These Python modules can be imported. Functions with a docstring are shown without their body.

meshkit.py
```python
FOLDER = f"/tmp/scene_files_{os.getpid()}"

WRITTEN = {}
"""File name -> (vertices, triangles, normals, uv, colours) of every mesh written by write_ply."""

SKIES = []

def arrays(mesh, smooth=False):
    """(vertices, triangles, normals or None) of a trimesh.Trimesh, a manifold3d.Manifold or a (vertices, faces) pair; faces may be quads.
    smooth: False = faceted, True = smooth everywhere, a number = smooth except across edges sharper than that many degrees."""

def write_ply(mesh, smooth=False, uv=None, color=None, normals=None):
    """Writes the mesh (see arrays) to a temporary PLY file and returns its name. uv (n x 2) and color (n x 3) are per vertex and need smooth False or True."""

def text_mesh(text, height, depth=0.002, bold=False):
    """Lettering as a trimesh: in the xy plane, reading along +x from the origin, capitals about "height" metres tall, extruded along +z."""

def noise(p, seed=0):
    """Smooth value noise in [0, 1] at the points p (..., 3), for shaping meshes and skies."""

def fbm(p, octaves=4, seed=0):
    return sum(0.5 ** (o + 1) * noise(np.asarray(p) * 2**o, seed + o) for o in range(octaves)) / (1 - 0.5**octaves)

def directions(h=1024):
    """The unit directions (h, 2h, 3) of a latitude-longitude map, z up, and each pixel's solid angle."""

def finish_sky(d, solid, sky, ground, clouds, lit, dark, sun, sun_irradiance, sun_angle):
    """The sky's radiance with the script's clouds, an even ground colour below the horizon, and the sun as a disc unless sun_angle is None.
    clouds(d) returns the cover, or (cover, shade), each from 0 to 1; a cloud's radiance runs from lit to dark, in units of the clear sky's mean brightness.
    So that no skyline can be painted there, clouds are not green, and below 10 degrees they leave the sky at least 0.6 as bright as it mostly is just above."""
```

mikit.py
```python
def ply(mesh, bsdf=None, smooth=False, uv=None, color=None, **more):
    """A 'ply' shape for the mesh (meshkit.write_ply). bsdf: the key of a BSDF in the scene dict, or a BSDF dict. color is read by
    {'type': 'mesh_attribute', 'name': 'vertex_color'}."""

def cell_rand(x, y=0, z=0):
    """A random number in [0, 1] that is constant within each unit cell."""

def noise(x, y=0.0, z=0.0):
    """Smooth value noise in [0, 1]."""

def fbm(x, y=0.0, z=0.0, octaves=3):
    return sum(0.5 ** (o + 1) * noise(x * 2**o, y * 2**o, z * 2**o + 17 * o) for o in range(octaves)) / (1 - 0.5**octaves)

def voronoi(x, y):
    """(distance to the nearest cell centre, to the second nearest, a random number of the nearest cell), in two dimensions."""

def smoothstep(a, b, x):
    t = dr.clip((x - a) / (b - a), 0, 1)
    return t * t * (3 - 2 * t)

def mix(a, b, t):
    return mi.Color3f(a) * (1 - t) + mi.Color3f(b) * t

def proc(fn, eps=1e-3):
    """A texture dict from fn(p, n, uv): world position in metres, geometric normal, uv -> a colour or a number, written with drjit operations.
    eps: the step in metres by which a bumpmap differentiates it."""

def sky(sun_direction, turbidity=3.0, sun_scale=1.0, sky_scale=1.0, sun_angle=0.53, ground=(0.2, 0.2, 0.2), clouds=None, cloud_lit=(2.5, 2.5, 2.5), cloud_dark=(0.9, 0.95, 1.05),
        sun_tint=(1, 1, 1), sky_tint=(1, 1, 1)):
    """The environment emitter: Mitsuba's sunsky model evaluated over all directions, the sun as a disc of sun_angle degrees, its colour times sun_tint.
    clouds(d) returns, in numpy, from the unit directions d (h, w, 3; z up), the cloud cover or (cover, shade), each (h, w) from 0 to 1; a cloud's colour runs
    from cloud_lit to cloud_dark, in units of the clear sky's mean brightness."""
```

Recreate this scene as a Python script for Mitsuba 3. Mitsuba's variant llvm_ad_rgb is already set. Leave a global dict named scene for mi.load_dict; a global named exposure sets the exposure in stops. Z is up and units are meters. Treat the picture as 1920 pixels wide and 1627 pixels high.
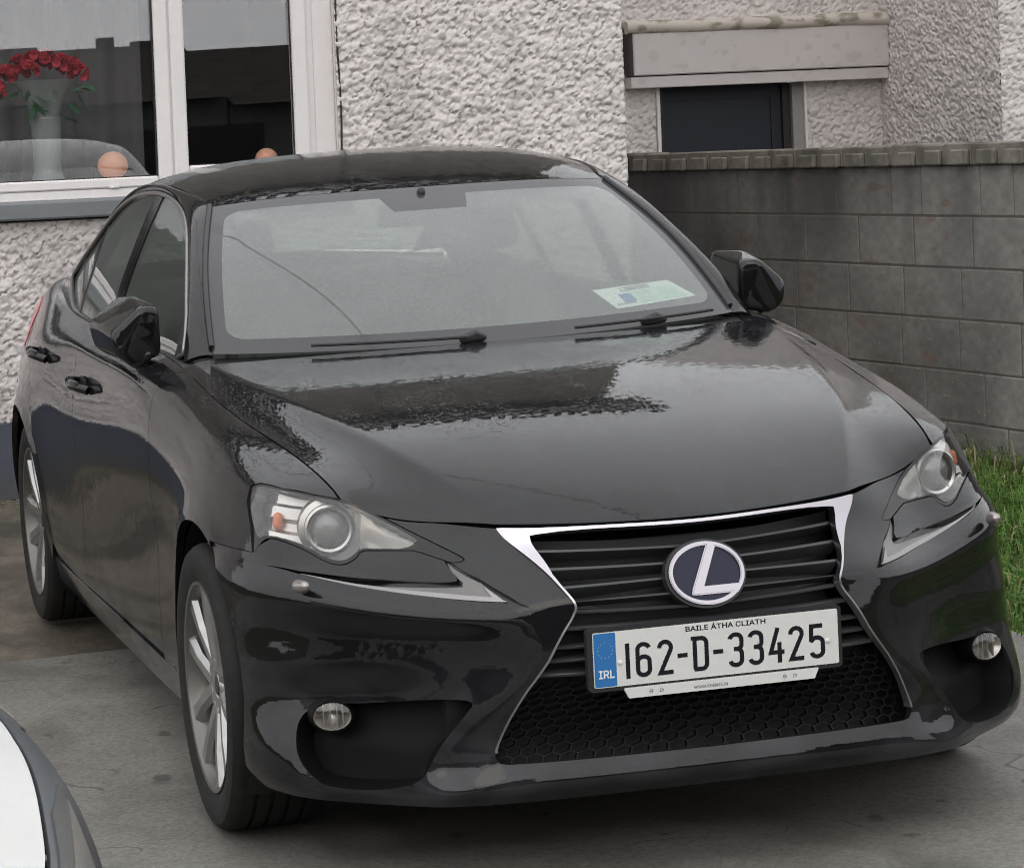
# A black saloon car parked nose-out on a concrete drive in front of a pebbledashed house.
import math
import numpy as np, trimesh, shapely, drjit as dr, mitsuba as mi, mikit, meshkit
from shapely.geometry import Polygon, LineString, Point, box as sbox
from shapely.ops import unary_union
from scipy.interpolate import RectBivariateSpline, PchipInterpolator, CubicSpline
from scipy.spatial import Delaunay, cKDTree
import manifold3d as m3

scene, labels = {}, {}
T = mi.ScalarTransform4f
# ---------------------------------------------------------------- camera, sky, exposure
_C = [-2.0611, -5.4835, 1.63584]
_F, _UP = [0.198001, 0.980013, -0.019234], [0.0658, 0.006289, 0.997813]
scene['camera'] = {'type': 'perspective', 'fov': 2 * math.degrees(math.atan(960 / 5416.47)), 'fov_axis': 'x', 'near_clip': 0.1, 'far_clip': 400.0,
    'principal_point_offset_x': 552.57 / 1920, 'principal_point_offset_y': 533.12 / 1627,
    'to_world': T().look_at(origin=_C, target=[a + b for a, b in zip(_C, _F)], up=_UP)}
_SUN = np.array([-.35, -.80, .50]) / np.linalg.norm([-.35, -.80, .50])
def _clouds(d):      # a closed overcast: brighter overhead and towards the hidden sun behind the viewer
    n = meshkit.fbm(d * np.array([2.0, 2.0, 4.5]) + 3, 4, 3)
    glow = np.clip(d @ _SUN, 0, 1) ** 2
    b = .86 + .20 * d[..., 2] + .55 * glow + .34 * (n - .5)
    return np.ones(d.shape[:-1]), np.clip((1.9 - b) / 1.4, 0, 1)
scene['sky'] = mikit.sky(_SUN, turbidity=5, sun_scale=0.01, sun_angle=30, clouds=_clouds, cloud_lit=(1.9, 1.91, 1.92), cloud_dark=(.5, .51, .53), ground=(.16, .16, .155))
exposure = 3.7
RNG = np.random.default_rng(7)
# ---------------------------------------------------------------- car surfaces (metres; x across, y back from the nose, z up)
class Net:
    """A smooth surface through a net of control points P (rows x columns x 3); its parameters run in metres of mean chord length."""
    def __init__(self, P, split=None, mirror=False, sign=1):
        self.sign = sign
        P = np.asarray(P, float)
        if mirror:      # the points run from the middle of the car outwards; u = 0 on the middle
            k = P.shape[1]; P = np.concatenate([P[:, :0:-1] * [-1, 1, 1], P], 1)
            if split: split = [k - 1 - s for s in split[::-1]] + [k - 1 + s for s in split]
        du = np.linalg.norm(np.diff(P, axis=1), axis=2).mean(0); dv = np.linalg.norm(np.diff(P, axis=0), axis=2).mean(1)
        self.u, self.v, self.P = np.r_[0, np.cumsum(du)], np.r_[0, np.cumsum(dv)], P
        if mirror: self.u -= self.u[k - 1]
        cut = [0, *(split or []), len(self.u) - 1]
        self.parts = []
        for a, b in zip(cut[:-1], cut[1:]):
            k = min(3, b - a)
            self.parts.append((self.u[a], self.u[b], [RectBivariateSpline(self.u[a:b+1], self.v, P[:, a:b+1, c].T, kx=k, ky=min(3, len(self.v)-1), s=0) for c in range(3)]))

    def __call__(self, u, v):
        u, v = np.broadcast_arrays(np.asarray(u, float), np.asarray(v, float))
        a, b = np.clip(u, self.u[0], self.u[-1]), np.clip(v, self.v[0], self.v[-1])
        p = self.inside(a, b)
        if (a != u).any() or (b != v).any():      # past a border the surface runs on straight
            e = 2e-3; sa, sb = np.where(u > a, -e, e), np.where(v > b, -e, e)
            p = p + (self.inside(a + sa, b) - p) / sa[..., None] * (u - a)[..., None] + (self.inside(a, b + sb) - p) / sb[..., None] * (v - b)[..., None]
        return p

    def inside(self, u, v):
        out = np.zeros(u.shape + (3,))
        for i, (a, b, f) in enumerate(self.parts):
            on = (u >= a if i else np.ones(u.shape, bool)) & (u < b if i < len(self.parts) - 1 else np.ones(u.shape, bool))
            if on.any():
                for c in range(3):
                    out[on, c] = f[c].ev(u[on], v[on])
        return out

    def normal(self, u, v, e=1e-3):
        n = np.cross(self(np.asarray(u) + e, v) - self(np.asarray(u) - e, v), self(u, np.asarray(v) + e) - self(u, np.asarray(v) - e))
        return self.sign * n / np.linalg.norm(n, axis=-1, keepdims=True)

FASCIA = Net([
 [(0,.150,.752),(.2,.17,.754),(.375,.235,.760),(.47,.31,.77),(.565,.375,.785),(.66,.42,.805),(.745,.53,.826),(.785,.64,.837),(.815,.77,.842)],
 [(0,.083,.711),(.2,.108,.713),(.387,.18,.716),(.477,.257,.724),(.569,.325,.733),(.666,.374,.776),(.758,.49,.791),(.804,.596,.79),(.845,.73,.785)],
 [(0,.066,.668),(.2,.088,.668),(.355,.138,.672),(.461,.195,.668),(.575,.287,.678),(.69,.365,.70),(.785,.47,.715),(.83,.57,.715),(.868,.70,.71)],
 [(0,.035,.63),(.19,.05,.625),(.316,.072,.628),(.45,.15,.622),(.575,.258,.622),(.695,.345,.638),(.79,.435,.66),(.846,.54,.66),(.879,.68,.655)],
 [(0,.015,.592),(.18,.02,.59),(.292,.026,.588),(.411,.083,.585),(.545,.21,.592),(.677,.308,.612),(.78,.395,.632),(.853,.51,.632),(.886,.665,.625)],
 [(0,.004,.56),(.18,.007,.56),(.283,.018,.56),(.40,.060,.557),(.54,.160,.560),(.675,.263,.575),(.785,.354,.593),(.859,.484,.597),(.891,.65,.592)],
 [(0,0,.52),(.18,.002,.52),(.308,.018,.52),(.41,.062,.52),(.545,.165,.525),(.68,.269,.53),(.79,.362,.54),(.862,.484,.54),(.894,.65,.54)],
 [(0,.002,.45),(.2,.006,.45),(.352,.028,.45),(.45,.086,.45),(.575,.190,.45),(.695,.281,.45),(.808,.374,.45),(.872,.494,.45),(.894,.645,.45)],
 [(0,.022,.36),(.25,.032,.36),(.413,.057,.36),(.48,.092,.36),(.58,.188,.36),(.70,.286,.36),(.812,.376,.36),(.876,.492,.36),(.89,.64,.36)],
 [(0,.05,.29),(.28,.056,.29),(.446,.077,.29),(.51,.110,.29),(.59,.158,.29),(.70,.250,.29),(.816,.345,.29),(.876,.474,.29),(.882,.64,.29)],
 [(0,.045,.245),(.3,.05,.245),(.46,.074,.245),(.53,.112,.243),(.60,.150,.241),(.70,.238,.235),(.812,.326,.24),(.872,.452,.245),(.873,.64,.245)],
 [(0,.038,.212),(.3,.043,.212),(.46,.064,.212),(.535,.098,.210),(.605,.146,.207),(.70,.230,.203),(.806,.318,.207),(.866,.45,.212),(.866,.64,.212)],
 [(0,.06,.178),(.3,.065,.178),(.46,.08,.178),(.54,.110,.176),(.61,.162,.174),(.70,.245,.172),(.796,.336,.174),(.850,.46,.178),(.853,.64,.178)],
], mirror=True, sign=-1)
def _bonnet():
    crease = np.array([(.387,.184,.721),(.447,.316,.793),(.510,.475,.848),(.559,.625,.881),(.610,.82,.911),(.650,1.03,.936),(.692,1.27,.961),(.717,1.42,.978)])
    shut = np.array([(.664,.372,.777),(.673,.425,.799),(.685,.51,.822),(.699,.61,.842),(.715,.735,.861),(.733,.89,.880),(.751,1.06,.903),(.762,1.20,.926)])
    mid = np.array([(0,.086,.716),(0,.200,.782),(0,.37,.844),(0,.55,.888),(0,.76,.925),(0,1.0,.954),(0,1.24,.975),(0,1.36,.984)])
    P = []
    for i in range(8):
        row = []
        for w in (0, .34, .68, 1):
            p = mid[i] * (1 - w) + crease[i] * w
            p[2] = mid[i][2] + (crease[i][2] - mid[i][2]) * w ** 2.2
            p[1] = mid[i][1] + (crease[i][1] - mid[i][1]) * w ** 1.8
            row.append(p)
        d = .010 * np.sin(np.pi * min(1, (i + .3) / 6)) + .003
        for w in (.33, .67):
            p = crease[i] * (1 - w) + shut[i] * w
            p[2] -= d * (1 if w < .5 else .75)
            if i == 0: p = np.array([(.477,.257,.725),(.569,.328,.733)][0 if w < .5 else 1])
            if i == 1: p[2] -= .010 if w < .5 else .008
            row.append(p)
        row.append(shut[i]); P.append(row)
    return Net(P, split=[3], mirror=True)
BONNET = _bonnet()
# body side: at each station y, the points (x, z) from the top edge down
_ST = {.33: [(.655,.755),(.69,.735),(.725,.70),(.755,.63),(.775,.56),(.77,.45),(.75,.25)],
       .49: [(.684,.818),(.735,.803),(.777,.776),(.818,.69),(.850,.585),(.862,.45),(.845,.23)],
       .60: [(.698,.840),(.760,.820),(.808,.787),(.850,.69),(.880,.59),(.887,.45),(.866,.22)],
       .84: [(.728,.874),(.795,.856),(.846,.808),(.884,.70),(.897,.59),(.896,.42),(.876,.20)],
       1.15:[(.757,.916),(.812,.898),(.852,.845),(.877,.72),(.876,.58),(.876,.38),(.852,.19)],
       1.5: [(.770,.968),(.832,.942),(.862,.885),(.877,.74),(.868,.56),(.871,.36),(.845,.18)],
       2.2: [(.778,.984),(.845,.956),(.870,.90),(.885,.745),(.874,.56),(.875,.35),(.845,.17)],
       2.8: [(.790,.994),(.846,.968),(.877,.91),(.895,.75),(.884,.56),(.884,.36),(.85,.17)],
       3.3: [(.776,1.004),(.828,.984),(.886,.91),(.907,.76),(.904,.58),(.897,.40),(.862,.20)],
       3.64:[(.740,1.011),(.798,.992),(.858,.905),(.905,.755),(.918,.60),(.908,.42),(.87,.23)],
       4.05:[(.690,1.015),(.745,1.0),(.800,.90),(.850,.755),(.878,.60),(.880,.42),(.85,.25)],
       4.4: [(.635,1.018),(.69,1.003),(.75,.90),(.80,.755),(.82,.60),(.815,.42),(.79,.27)],
       4.63:[(.57,1.02),(.625,1.0),(.685,.89),(.73,.75),(.745,.60),(.74,.42),(.71,.28)]}
SIDE_Y = np.array(sorted(_ST))
SIDE = Net(np.array([[(x, y, z) for x, z in _ST[y]] for y in sorted(_ST)]).transpose(1, 0, 2), sign=-1)
def side_v(y, z):
    """Parameters (u, v) of the body side at the side-view point (y, z)."""
    y, z = np.atleast_1d(np.asarray(y, float)), np.atleast_1d(np.asarray(z, float))
    u = np.interp(y, SIDE_Y, SIDE.u); v = np.full_like(u, SIDE.v.mean())
    for _ in range(40):
        p = SIDE(u, v); pu = (SIDE(u + 1e-4, v) - p) / 1e-4; pv = (SIDE(u, v + 1e-4) - p) / 1e-4
        a, b, c, d = pu[:, 1], pv[:, 1], pu[:, 2], pv[:, 2]
        ey, ez = y - p[:, 1], z - p[:, 2]; det = a * d - b * c
        u = np.clip(u + np.clip((d * ey - b * ez) / det, -.1, .1), SIDE.u[0] - .02, SIDE.u[-1] + .02)
        v = np.clip(v + np.clip((a * ez - c * ey) / det, -.08, .08), SIDE.v[0] - .01, SIDE.v[-1] + .01)
    return np.stack([u, v], 1)
def glass_x(y, z):
    dz = np.asarray(z) - .97
    return PchipInterpolator([1.2,1.5,2.0,2.35,2.7,3.3,3.8],[.722,.743,.758,.769,.778,.769,.725])(y) - .35 * dz - .26 * dz ** 2
def _screen():
    bottom = np.array([(0,1.385,.982),(.35,1.42,.985),(.60,1.50,.990),(.683,1.545,.992)])
    top = np.array([(0,2.035,1.352),(.28,2.05,1.350),(.47,2.085,1.342),(.553,2.115,1.334)])
    P = []
    for t, bulge in ((0,0),(.25,.014),(.5,.020),(.75,.014),(1,0)):
        r = bottom * (1 - t) + top * t
        r[:, 1] -= bulge * .5; r[:, 2] += bulge * .85
        r[:, 0] += np.array([0,.33,.7,1]) * bulge * .8
        P.append(r)
    return Net(P, mirror=True)
SCREEN = _screen()
_RE = np.array([(.553,2.115,1.334),(.572,2.30,1.367),(.585,2.60,1.388),(.582,2.95,1.378),(.565,3.30,1.335),(.54,3.60,1.268)])   # roof edge
_RC = np.array([(0,2.035,1.352),(0,2.26,1.407),(0,2.60,1.446),(0,2.98,1.436),(0,3.36,1.385),(0,3.70,1.300)])
def _roof():
    P = []
    for e, c in zip(_RE, _RC):
        r = []
        for w in (0, .35, .68, .9, 1):
            p = c * (1 - w) + e * w
            p[2] = c[2] + (e[2] - c[2]) * (.55 * w ** 2 + .45 * w ** 6)
            p[1] = c[1] + (e[1] - c[1]) * w ** 2
            r.append(p)
        P.append(r)
    return Net(P, mirror=True)
ROOF = _roof()
# outlines on the fascia and side surfaces, in their own parameters
BON_CORNER_U = 0.6232
HEADLIGHT = [(1.0405,0.0705),(0.9978,0.0605),(0.9049,0.0673),(0.8244,0.0712),(0.7625,0.0679),(0.7078,0.0649),(0.6249,0.0744),(0.5566,0.1064),(0.5128,0.1324),(0.4888,0.1502),(0.4869,0.1588),(0.5091,0.1639),(0.5266,0.1555),(0.5763,0.1400),(0.5989,0.1433),(0.6521,0.1509),(0.6958,0.1564),(0.7030,0.1717),(0.7349,0.1920),(0.7691,0.1932),(0.8179,0.1740),(0.8884,0.1631),(0.9321,0.1640),(0.9654,0.1830),(0.9934,0.2107),(1.0046,0.1458),(1.0454,0.0991),(1.0516,0.0796)]
LENS = [(1.0247,0.0750),(0.9951,0.0666),(0.9032,0.0723),(0.8230,0.0764),(0.7611,0.0745),(0.7071,0.0723),(0.6264,0.0838),(0.5713,0.1124),(0.5694,0.1191),(0.5988,0.1407),(0.6522,0.1486),(0.6960,0.1524),(0.7065,0.1657),(0.7334,0.1832),(0.7675,0.1844),(0.8176,0.1682),(0.8884,0.1584),(0.9321,0.1598),(0.9610,0.1710),(0.9861,0.1448),(1.0280,0.0984)]
DRL = [(0.9687,0.2492),(0.8702,0.2534),(0.7888,0.2422),(0.6705,0.2225),(0.5378,0.2155),(0.5176,0.2122),(0.5108,0.1999),(0.5224,0.1602),(0.5066,0.1670),(0.4794,0.2076),(0.4720,0.2439),(0.4666,0.2683),(0.4563,0.2838),(0.4921,0.2682),(0.5811,0.2665),(0.6676,0.2668),(0.7650,0.2659),(0.8740,0.2630)]
DRL_BRIGHT = [(0.8723,0.2591),(0.7964,0.2550),(0.6872,0.2477),(0.5505,0.2296),(0.5209,0.2248),(0.5104,0.2131),(0.5182,0.1642),(0.4834,0.2136),(0.4871,0.2583),(0.4899,0.2643),(0.5794,0.2637),(0.6666,0.2650),(0.7636,0.2631)]
DRL_STRIP = [(0.8723,0.2591),(0.7977,0.2574),(0.6925,0.2562),(0.5692,0.2500),(0.4981,0.2512),(0.4869,0.2256),(0.4871,0.2583),(0.4838,0.2628),(0.5794,0.2637),(0.6666,0.2650),(0.7636,0.2631)]
GRILLE = [(0.3812,0.0729),(0.3809,0.1414),(0.3816,0.1917),(0.3810,0.2345),(0.3786,0.2709),(0.3801,0.2899),(0.3839,0.3064),(0.3855,0.3357),(0.3827,0.4133),(0.3868,0.4836),(0.3836,0.5557),(0.3824,0.6074),(0.3757,0.6267),(0.3620,0.6400),(0.3446,0.6432)]
GRILLE_IN = [(0.3347,0.0950),(0.3561,0.1571),(0.3750,0.2086),(0.3778,0.2458),(0.3843,0.2782),(0.3890,0.3024),(0.3875,0.3360),(0.3862,0.4054),(0.3861,0.4838),(0.3822,0.5486),(0.3768,0.6075),(0.3658,0.6308),(0.3451,0.6369)]
POCKET = [(0.8733,0.5650),(0.8414,0.5334),(0.7790,0.5210),(0.7131,0.5205),(0.5556,0.5013),(0.4943,0.5025),(0.5132,0.5326),(0.5503,0.5914),(0.5683,0.6403),(0.5818,0.6614),(0.6230,0.6792),(0.7358,0.6948),(0.8361,0.6910),(0.8596,0.6714),(0.8798,0.6476),(0.8853,0.6185)]
FENDER_FRONT = [(0.0493,0.0038),(0.1012,0.0520),(0.1813,0.0985),(0.2695,0.1150),(0.2936,0.1352)]
FENDER_SEAM = [(0.2763,0.1811),(0.2282,0.2445),(0.1931,0.3141),(0.2848,0.3138),(0.3893,0.3151)]
AMBER_C = [(0.9048,0.1338)]
FENDER_SEAM_F = [(0.9938,0.2081),(1.0865,0.1994),(1.2016,0.1957)]
# ---------------------------------------------------------------- helpers
def numbered(key):
    if key not in labels and key not in scene and not any(k.startswith(key + '__') for k in scene):
        return key
    i = 1
    while f'{key}_{i:03d}' in labels or f'{key}_{i:03d}' in scene or any(k.startswith(f'{key}_{i:03d}__') for k in scene):
        i += 1
    return f'{key}_{i:03d}'
def thing(name, label, category, group=None, kind=None):
    key = numbered(name); labels[key] = {'label': label, 'category': category}
    if group: labels[key]['group'] = group
    if kind: labels[key]['kind'] = kind
    return key
def put(key, mesh, bsdf, smooth=30, **more):
    """Adds a mesh under an exact key; a list of meshes is joined."""
    if isinstance(mesh, (list, tuple)) and not (len(mesh) == 2 and isinstance(mesh[0], np.ndarray)):
        mesh = trimesh.util.concatenate(mesh)
    scene[key] = mikit.ply(mesh, bsdf, smooth=smooth, **more)
    return key
def part(holder, name, mesh, bsdf, smooth=30, label=None, **more):
    key = numbered(holder + '__' + name)
    put(key, mesh, bsdf, smooth, **more)
    if label: labels[key] = {'label': label}
    return key
def tm(v, f):
    return trimesh.Trimesh(np.asarray(v, float), np.asarray(f, int), process=False)
def flip_x(m):
    return tm(np.asarray(m.vertices) * [-1, 1, 1], np.asarray(m.faces)[:, ::-1])
def moved(m, d):
    return tm(np.asarray(m.vertices) + np.asarray(d, float), m.faces)
def xf(m, M):
    M = np.asarray(M, float); return tm(np.asarray(m.vertices) @ M[:3, :3].T + M[:3, 3], m.faces)
def frame(origin, ex, ey, ez):
    M = np.eye(4); M[:3, 0], M[:3, 1], M[:3, 2], M[:3, 3] = ex, ey, ez, origin; return M
def rot(axis, deg):
    return trimesh.transformations.rotation_matrix(math.radians(deg), axis)
def bx(x0, x1, y0, y1, z0, z1, r=0):
    """A box, its edges chamfered by r."""
    if r <= 0:
        m = trimesh.creation.box(bounds=[[x0, y0, z0], [x1, y1, z1]]); return tm(m.vertices, m.faces)
    pts = [(x, y, z) for x in (x0, x1) for y in (y0, y1) for z in (z0, z1)]
    out = []
    for p in pts:
        s = [1 if p[0] == x0 else -1, 1 if p[1] == y0 else -1, 1 if p[2] == z0 else -1]
        for k in range(3):
            q = [p[i] + (0 if i == k else s[i] * r) for i in range(3)]; out.append(q)
    h = trimesh.convex.convex_hull(np.array(out)); return tm(h.vertices, h.faces)
def manmesh(m):
    a = m.to_mesh(); return tm(a.vert_properties[:, :3], a.tri_verts)
def blob(points, radii, seg=20):
    """The convex hull of balls, rounded."""
    balls = [m3.Manifold.sphere(r, seg).translate(list(map(float, p))) for p, r in zip(points, np.broadcast_to(radii, (len(points),)))]
    return manmesh(m3.Manifold.batch_hull(balls))
def soft(m, h, it):
    """A rounder copy of a convex mesh: refined to edges of h, then smoothed."""
    mf = m3.Manifold(m3.Mesh(np.asarray(m.vertices, np.float32), np.asarray(m.faces, np.uint32))).refine_to_length(h)
    a = mf.to_mesh(); t = trimesh.Trimesh(a.vert_properties[:, :3], a.tri_verts, process=True)
    trimesh.smoothing.filter_laplacian(t, .5, it)
    return tm(t.vertices, t.faces)
def tube(points, radii, sides=8, closed=False, flat=None):
    """A round bar along a polyline; flat=(w, h) makes it a strap of that section."""
    p = np.asarray(points, float); n = len(p)
    t = np.roll(p, -1, 0) - np.roll(p, 1, 0) if closed else np.gradient(p, axis=0)
    t /= np.linalg.norm(t, axis=1, keepdims=True) + 1e-12
    a = np.cross(t[0], [0, 0, 1.0] if abs(t[0][2]) < .9 else [1.0, 0, 0]); A = []
    for i in range(n):
        a = a - t[i] * (a @ t[i]); a /= np.linalg.norm(a) + 1e-12; A.append(a)
    A = np.array(A); B = np.cross(t, A); ang = (np.arange(sides) + .5) * 2 * np.pi / sides
    r = np.broadcast_to(radii, (n,))[:, None, None]
    v = p[:, None] + r * (np.cos(ang)[None, :, None] * A[:, None] + np.sin(ang)[None, :, None] * B[:, None])
    m = n if closed else n - 1
    i, j = np.meshgrid(np.arange(m), np.arange(sides), indexing='ij'); i2 = (i + 1) % n; j2 = (j + 1) % sides
    q = np.stack([i * sides + j, i * sides + j2, i2 * sides + j2, i2 * sides + j], -1).reshape(-1, 4)
    f = np.vstack([q[:, [0, 1, 2]], q[:, [0, 2, 3]]]); v = v.reshape(-1, 3)
    if not closed:
        v = np.vstack([v, p[0], p[-1]]); k = np.arange(sides); e = (n - 1) * sides
        f = np.vstack([f, np.stack([k * 0 + len(v) - 2, (k + 1) % sides, k], 1), np.stack([k * 0 + len(v) - 1, e + k, e + (k + 1) % sides], 1)])
    return tm(v, f)
def lathe(profile, seg=48):
    """Turns (radius, height) points about the z axis."""
    p = np.asarray(profile, float); ang = np.arange(seg) * 2 * np.pi / seg
    v = np.stack([p[:, 0][:, None] * np.cos(ang), p[:, 0][:, None] * np.sin(ang), np.repeat(p[:, 1][:, None], seg, 1)], -1)
    i, j = np.meshgrid(np.arange(len(p) - 1), np.arange(seg), indexing='ij'); j2 = (j + 1) % seg
    q = np.stack([i * seg + j, i * seg + j2, (i + 1) * seg + j2, (i + 1) * seg + j], -1).reshape(-1, 4)
    return tm(v.reshape(-1, 3), np.vstack([q[:, [0, 1, 2]], q[:, [0, 2, 3]]]))
def extrude(poly, h):
    polys = [g for g in getattr(poly, 'geoms', [poly]) if g.area > 1e-9]
    ms = [trimesh.creation.extrude_polygon(g, h, engine='earcut') for g in polys]
    return trimesh.util.concatenate([tm(m.vertices, m.faces) for m in ms])
def rings(poly):
    for g in getattr(poly, 'geoms', [poly]):
        if g.geom_type == 'Polygon' and g.area > 1e-8:
            yield g
def fill(poly, h):
    """Triangulates a polygon with inner points about h apart: (points, triangles, rings of point indices)."""
    pts, loops = [], []; at = 0
    for ring in [poly.exterior, *poly.interiors]:
        r = np.array(shapely.segmentize(ring, h * .85).coords)[:-1]
        pts.append(r); loops.append(np.arange(at, at + len(r))); at += len(r)
    x0, y0, x1, y1 = poly.bounds
    gx, gy = np.meshgrid(np.arange(x0, x1 + h, h), np.arange(y0, y1 + h, h * .866))
    gx[1::2] += h / 2
    g = np.stack([gx.ravel(), gy.ravel()], 1)
    inner = poly.buffer(-.5 * h)
    if not inner.is_empty:
        g = g[shapely.contains_xy(inner, g[:, 0], g[:, 1])]; pts.append(g)
    p = np.vstack(pts)
    t = Delaunay(p).simplices
    c = p[t].mean(1); a = p[t]
    area = np.abs(np.cross(a[:, 1] - a[:, 0], a[:, 2] - a[:, 0])) / 2
    keep = shapely.contains_xy(poly, c[:, 0], c[:, 1]) & (area > 1e-9)
    t = t[keep]; a = p[t]
    neg = np.cross(a[:, 1] - a[:, 0], a[:, 2] - a[:, 0]) < 0
    t[neg] = t[neg][:, ::-1]
    return p, t, loops
def skin(fn, poly, h=.014, out=0., edge=.01, normal=None, back=False):
    """A sheet over the polygon in the surface's parameters, moved out by `out`, its borders folded in by `edge`."""
    ms = []
    normal = normal or fn.normal
    for g in rings(poly):
        p, t, loops = fill(g, h)
        P, N = fn(p[:, 0], p[:, 1]), normal(p[:, 0], p[:, 1])
        o = out(p[:, 0], p[:, 1])[:, None] if callable(out) else out
        P = P + N * o
        if getattr(fn, 'sign', 1) < 0: t = t[:, ::-1]
        ms.append(tm(P, t))
        if edge:
            for L in loops:
                k = len(L); A = P[L]; r = .0018 if edge > .003 else 0
                B = A - N[L] * edge
                i = np.arange(k); j = (i + 1) % k
                ms.append(tm(np.vstack([A, B]), np.vstack([np.stack([i, i + k, j], 1), np.stack([j, i + k, j + k], 1)])))
        if back:
            ms.append(tm(P - N * edge, t[:, ::-1]))
    return trimesh.util.concatenate(ms)
def both(make):
    """[right-hand mesh as built at x > 0 mirrored to x < 0, and the one at x > 0]."""
    m = make; return flip_x(m), m
def poly2(pts):
    g = Polygon(pts)
    return g if g.is_valid else g.buffer(0)
def smooth_closed(pts, n=6):
    """Rounds a closed outline by one pass of corner cutting per n//2."""
    p = np.asarray(pts, float)
    for _ in range(n // 3):
        p = np.stack([.75 * p + .25 * np.roll(p, -1, 0), .25 * p + .75 * np.roll(p, -1, 0)], 1).reshape(-1, 2)
    return p
def text(s, h, depth=.001, bold=False):
    m = meshkit.text_mesh(s, h, depth, bold); return tm(m.vertices, m.faces)
# ---------------------------------------------------------------- materials
def bsdf(key, d):
    scene[key] = d; return key
def rgb(*c):
    return {'type': 'rgb', 'value': list(c if len(c) == 3 else c * 3)}
def two(d):
    return {'type': 'twosided', 'bsdf': d}
def _hash_drops(p, s, keep, size):
    """Height of water beads scattered on a surface seen from above and from the side."""
    x, y = (p.x + .31 * p.z) * s, (p.y + .27 * p.z) * s
    a, b, w = mikit.voronoi(x, y)
    r = size * (.35 + .65 * w)
    return dr.select(w > 1 - keep, dr.maximum(0, 1 - dr.square(a / r)), 0)
def _wet(p, n, uv):
    up = mikit.smoothstep(.15, .75, dr.abs(n.z))
    patch = mikit.smoothstep(.38, .66, mikit.fbm(p.x * 9 + 3, p.y * 5, p.z * 6, 3))
    d = _hash_drops(p, 150, .30, .40) * .00022 + _hash_drops(p, 74, .11, .27) * .00040 * patch
    return (d * (.15 + .85 * patch) + .0006 * mikit.fbm(p.x * 2.2, p.y * 2.2, p.z * 2.2, 2) * 0) * up
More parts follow.
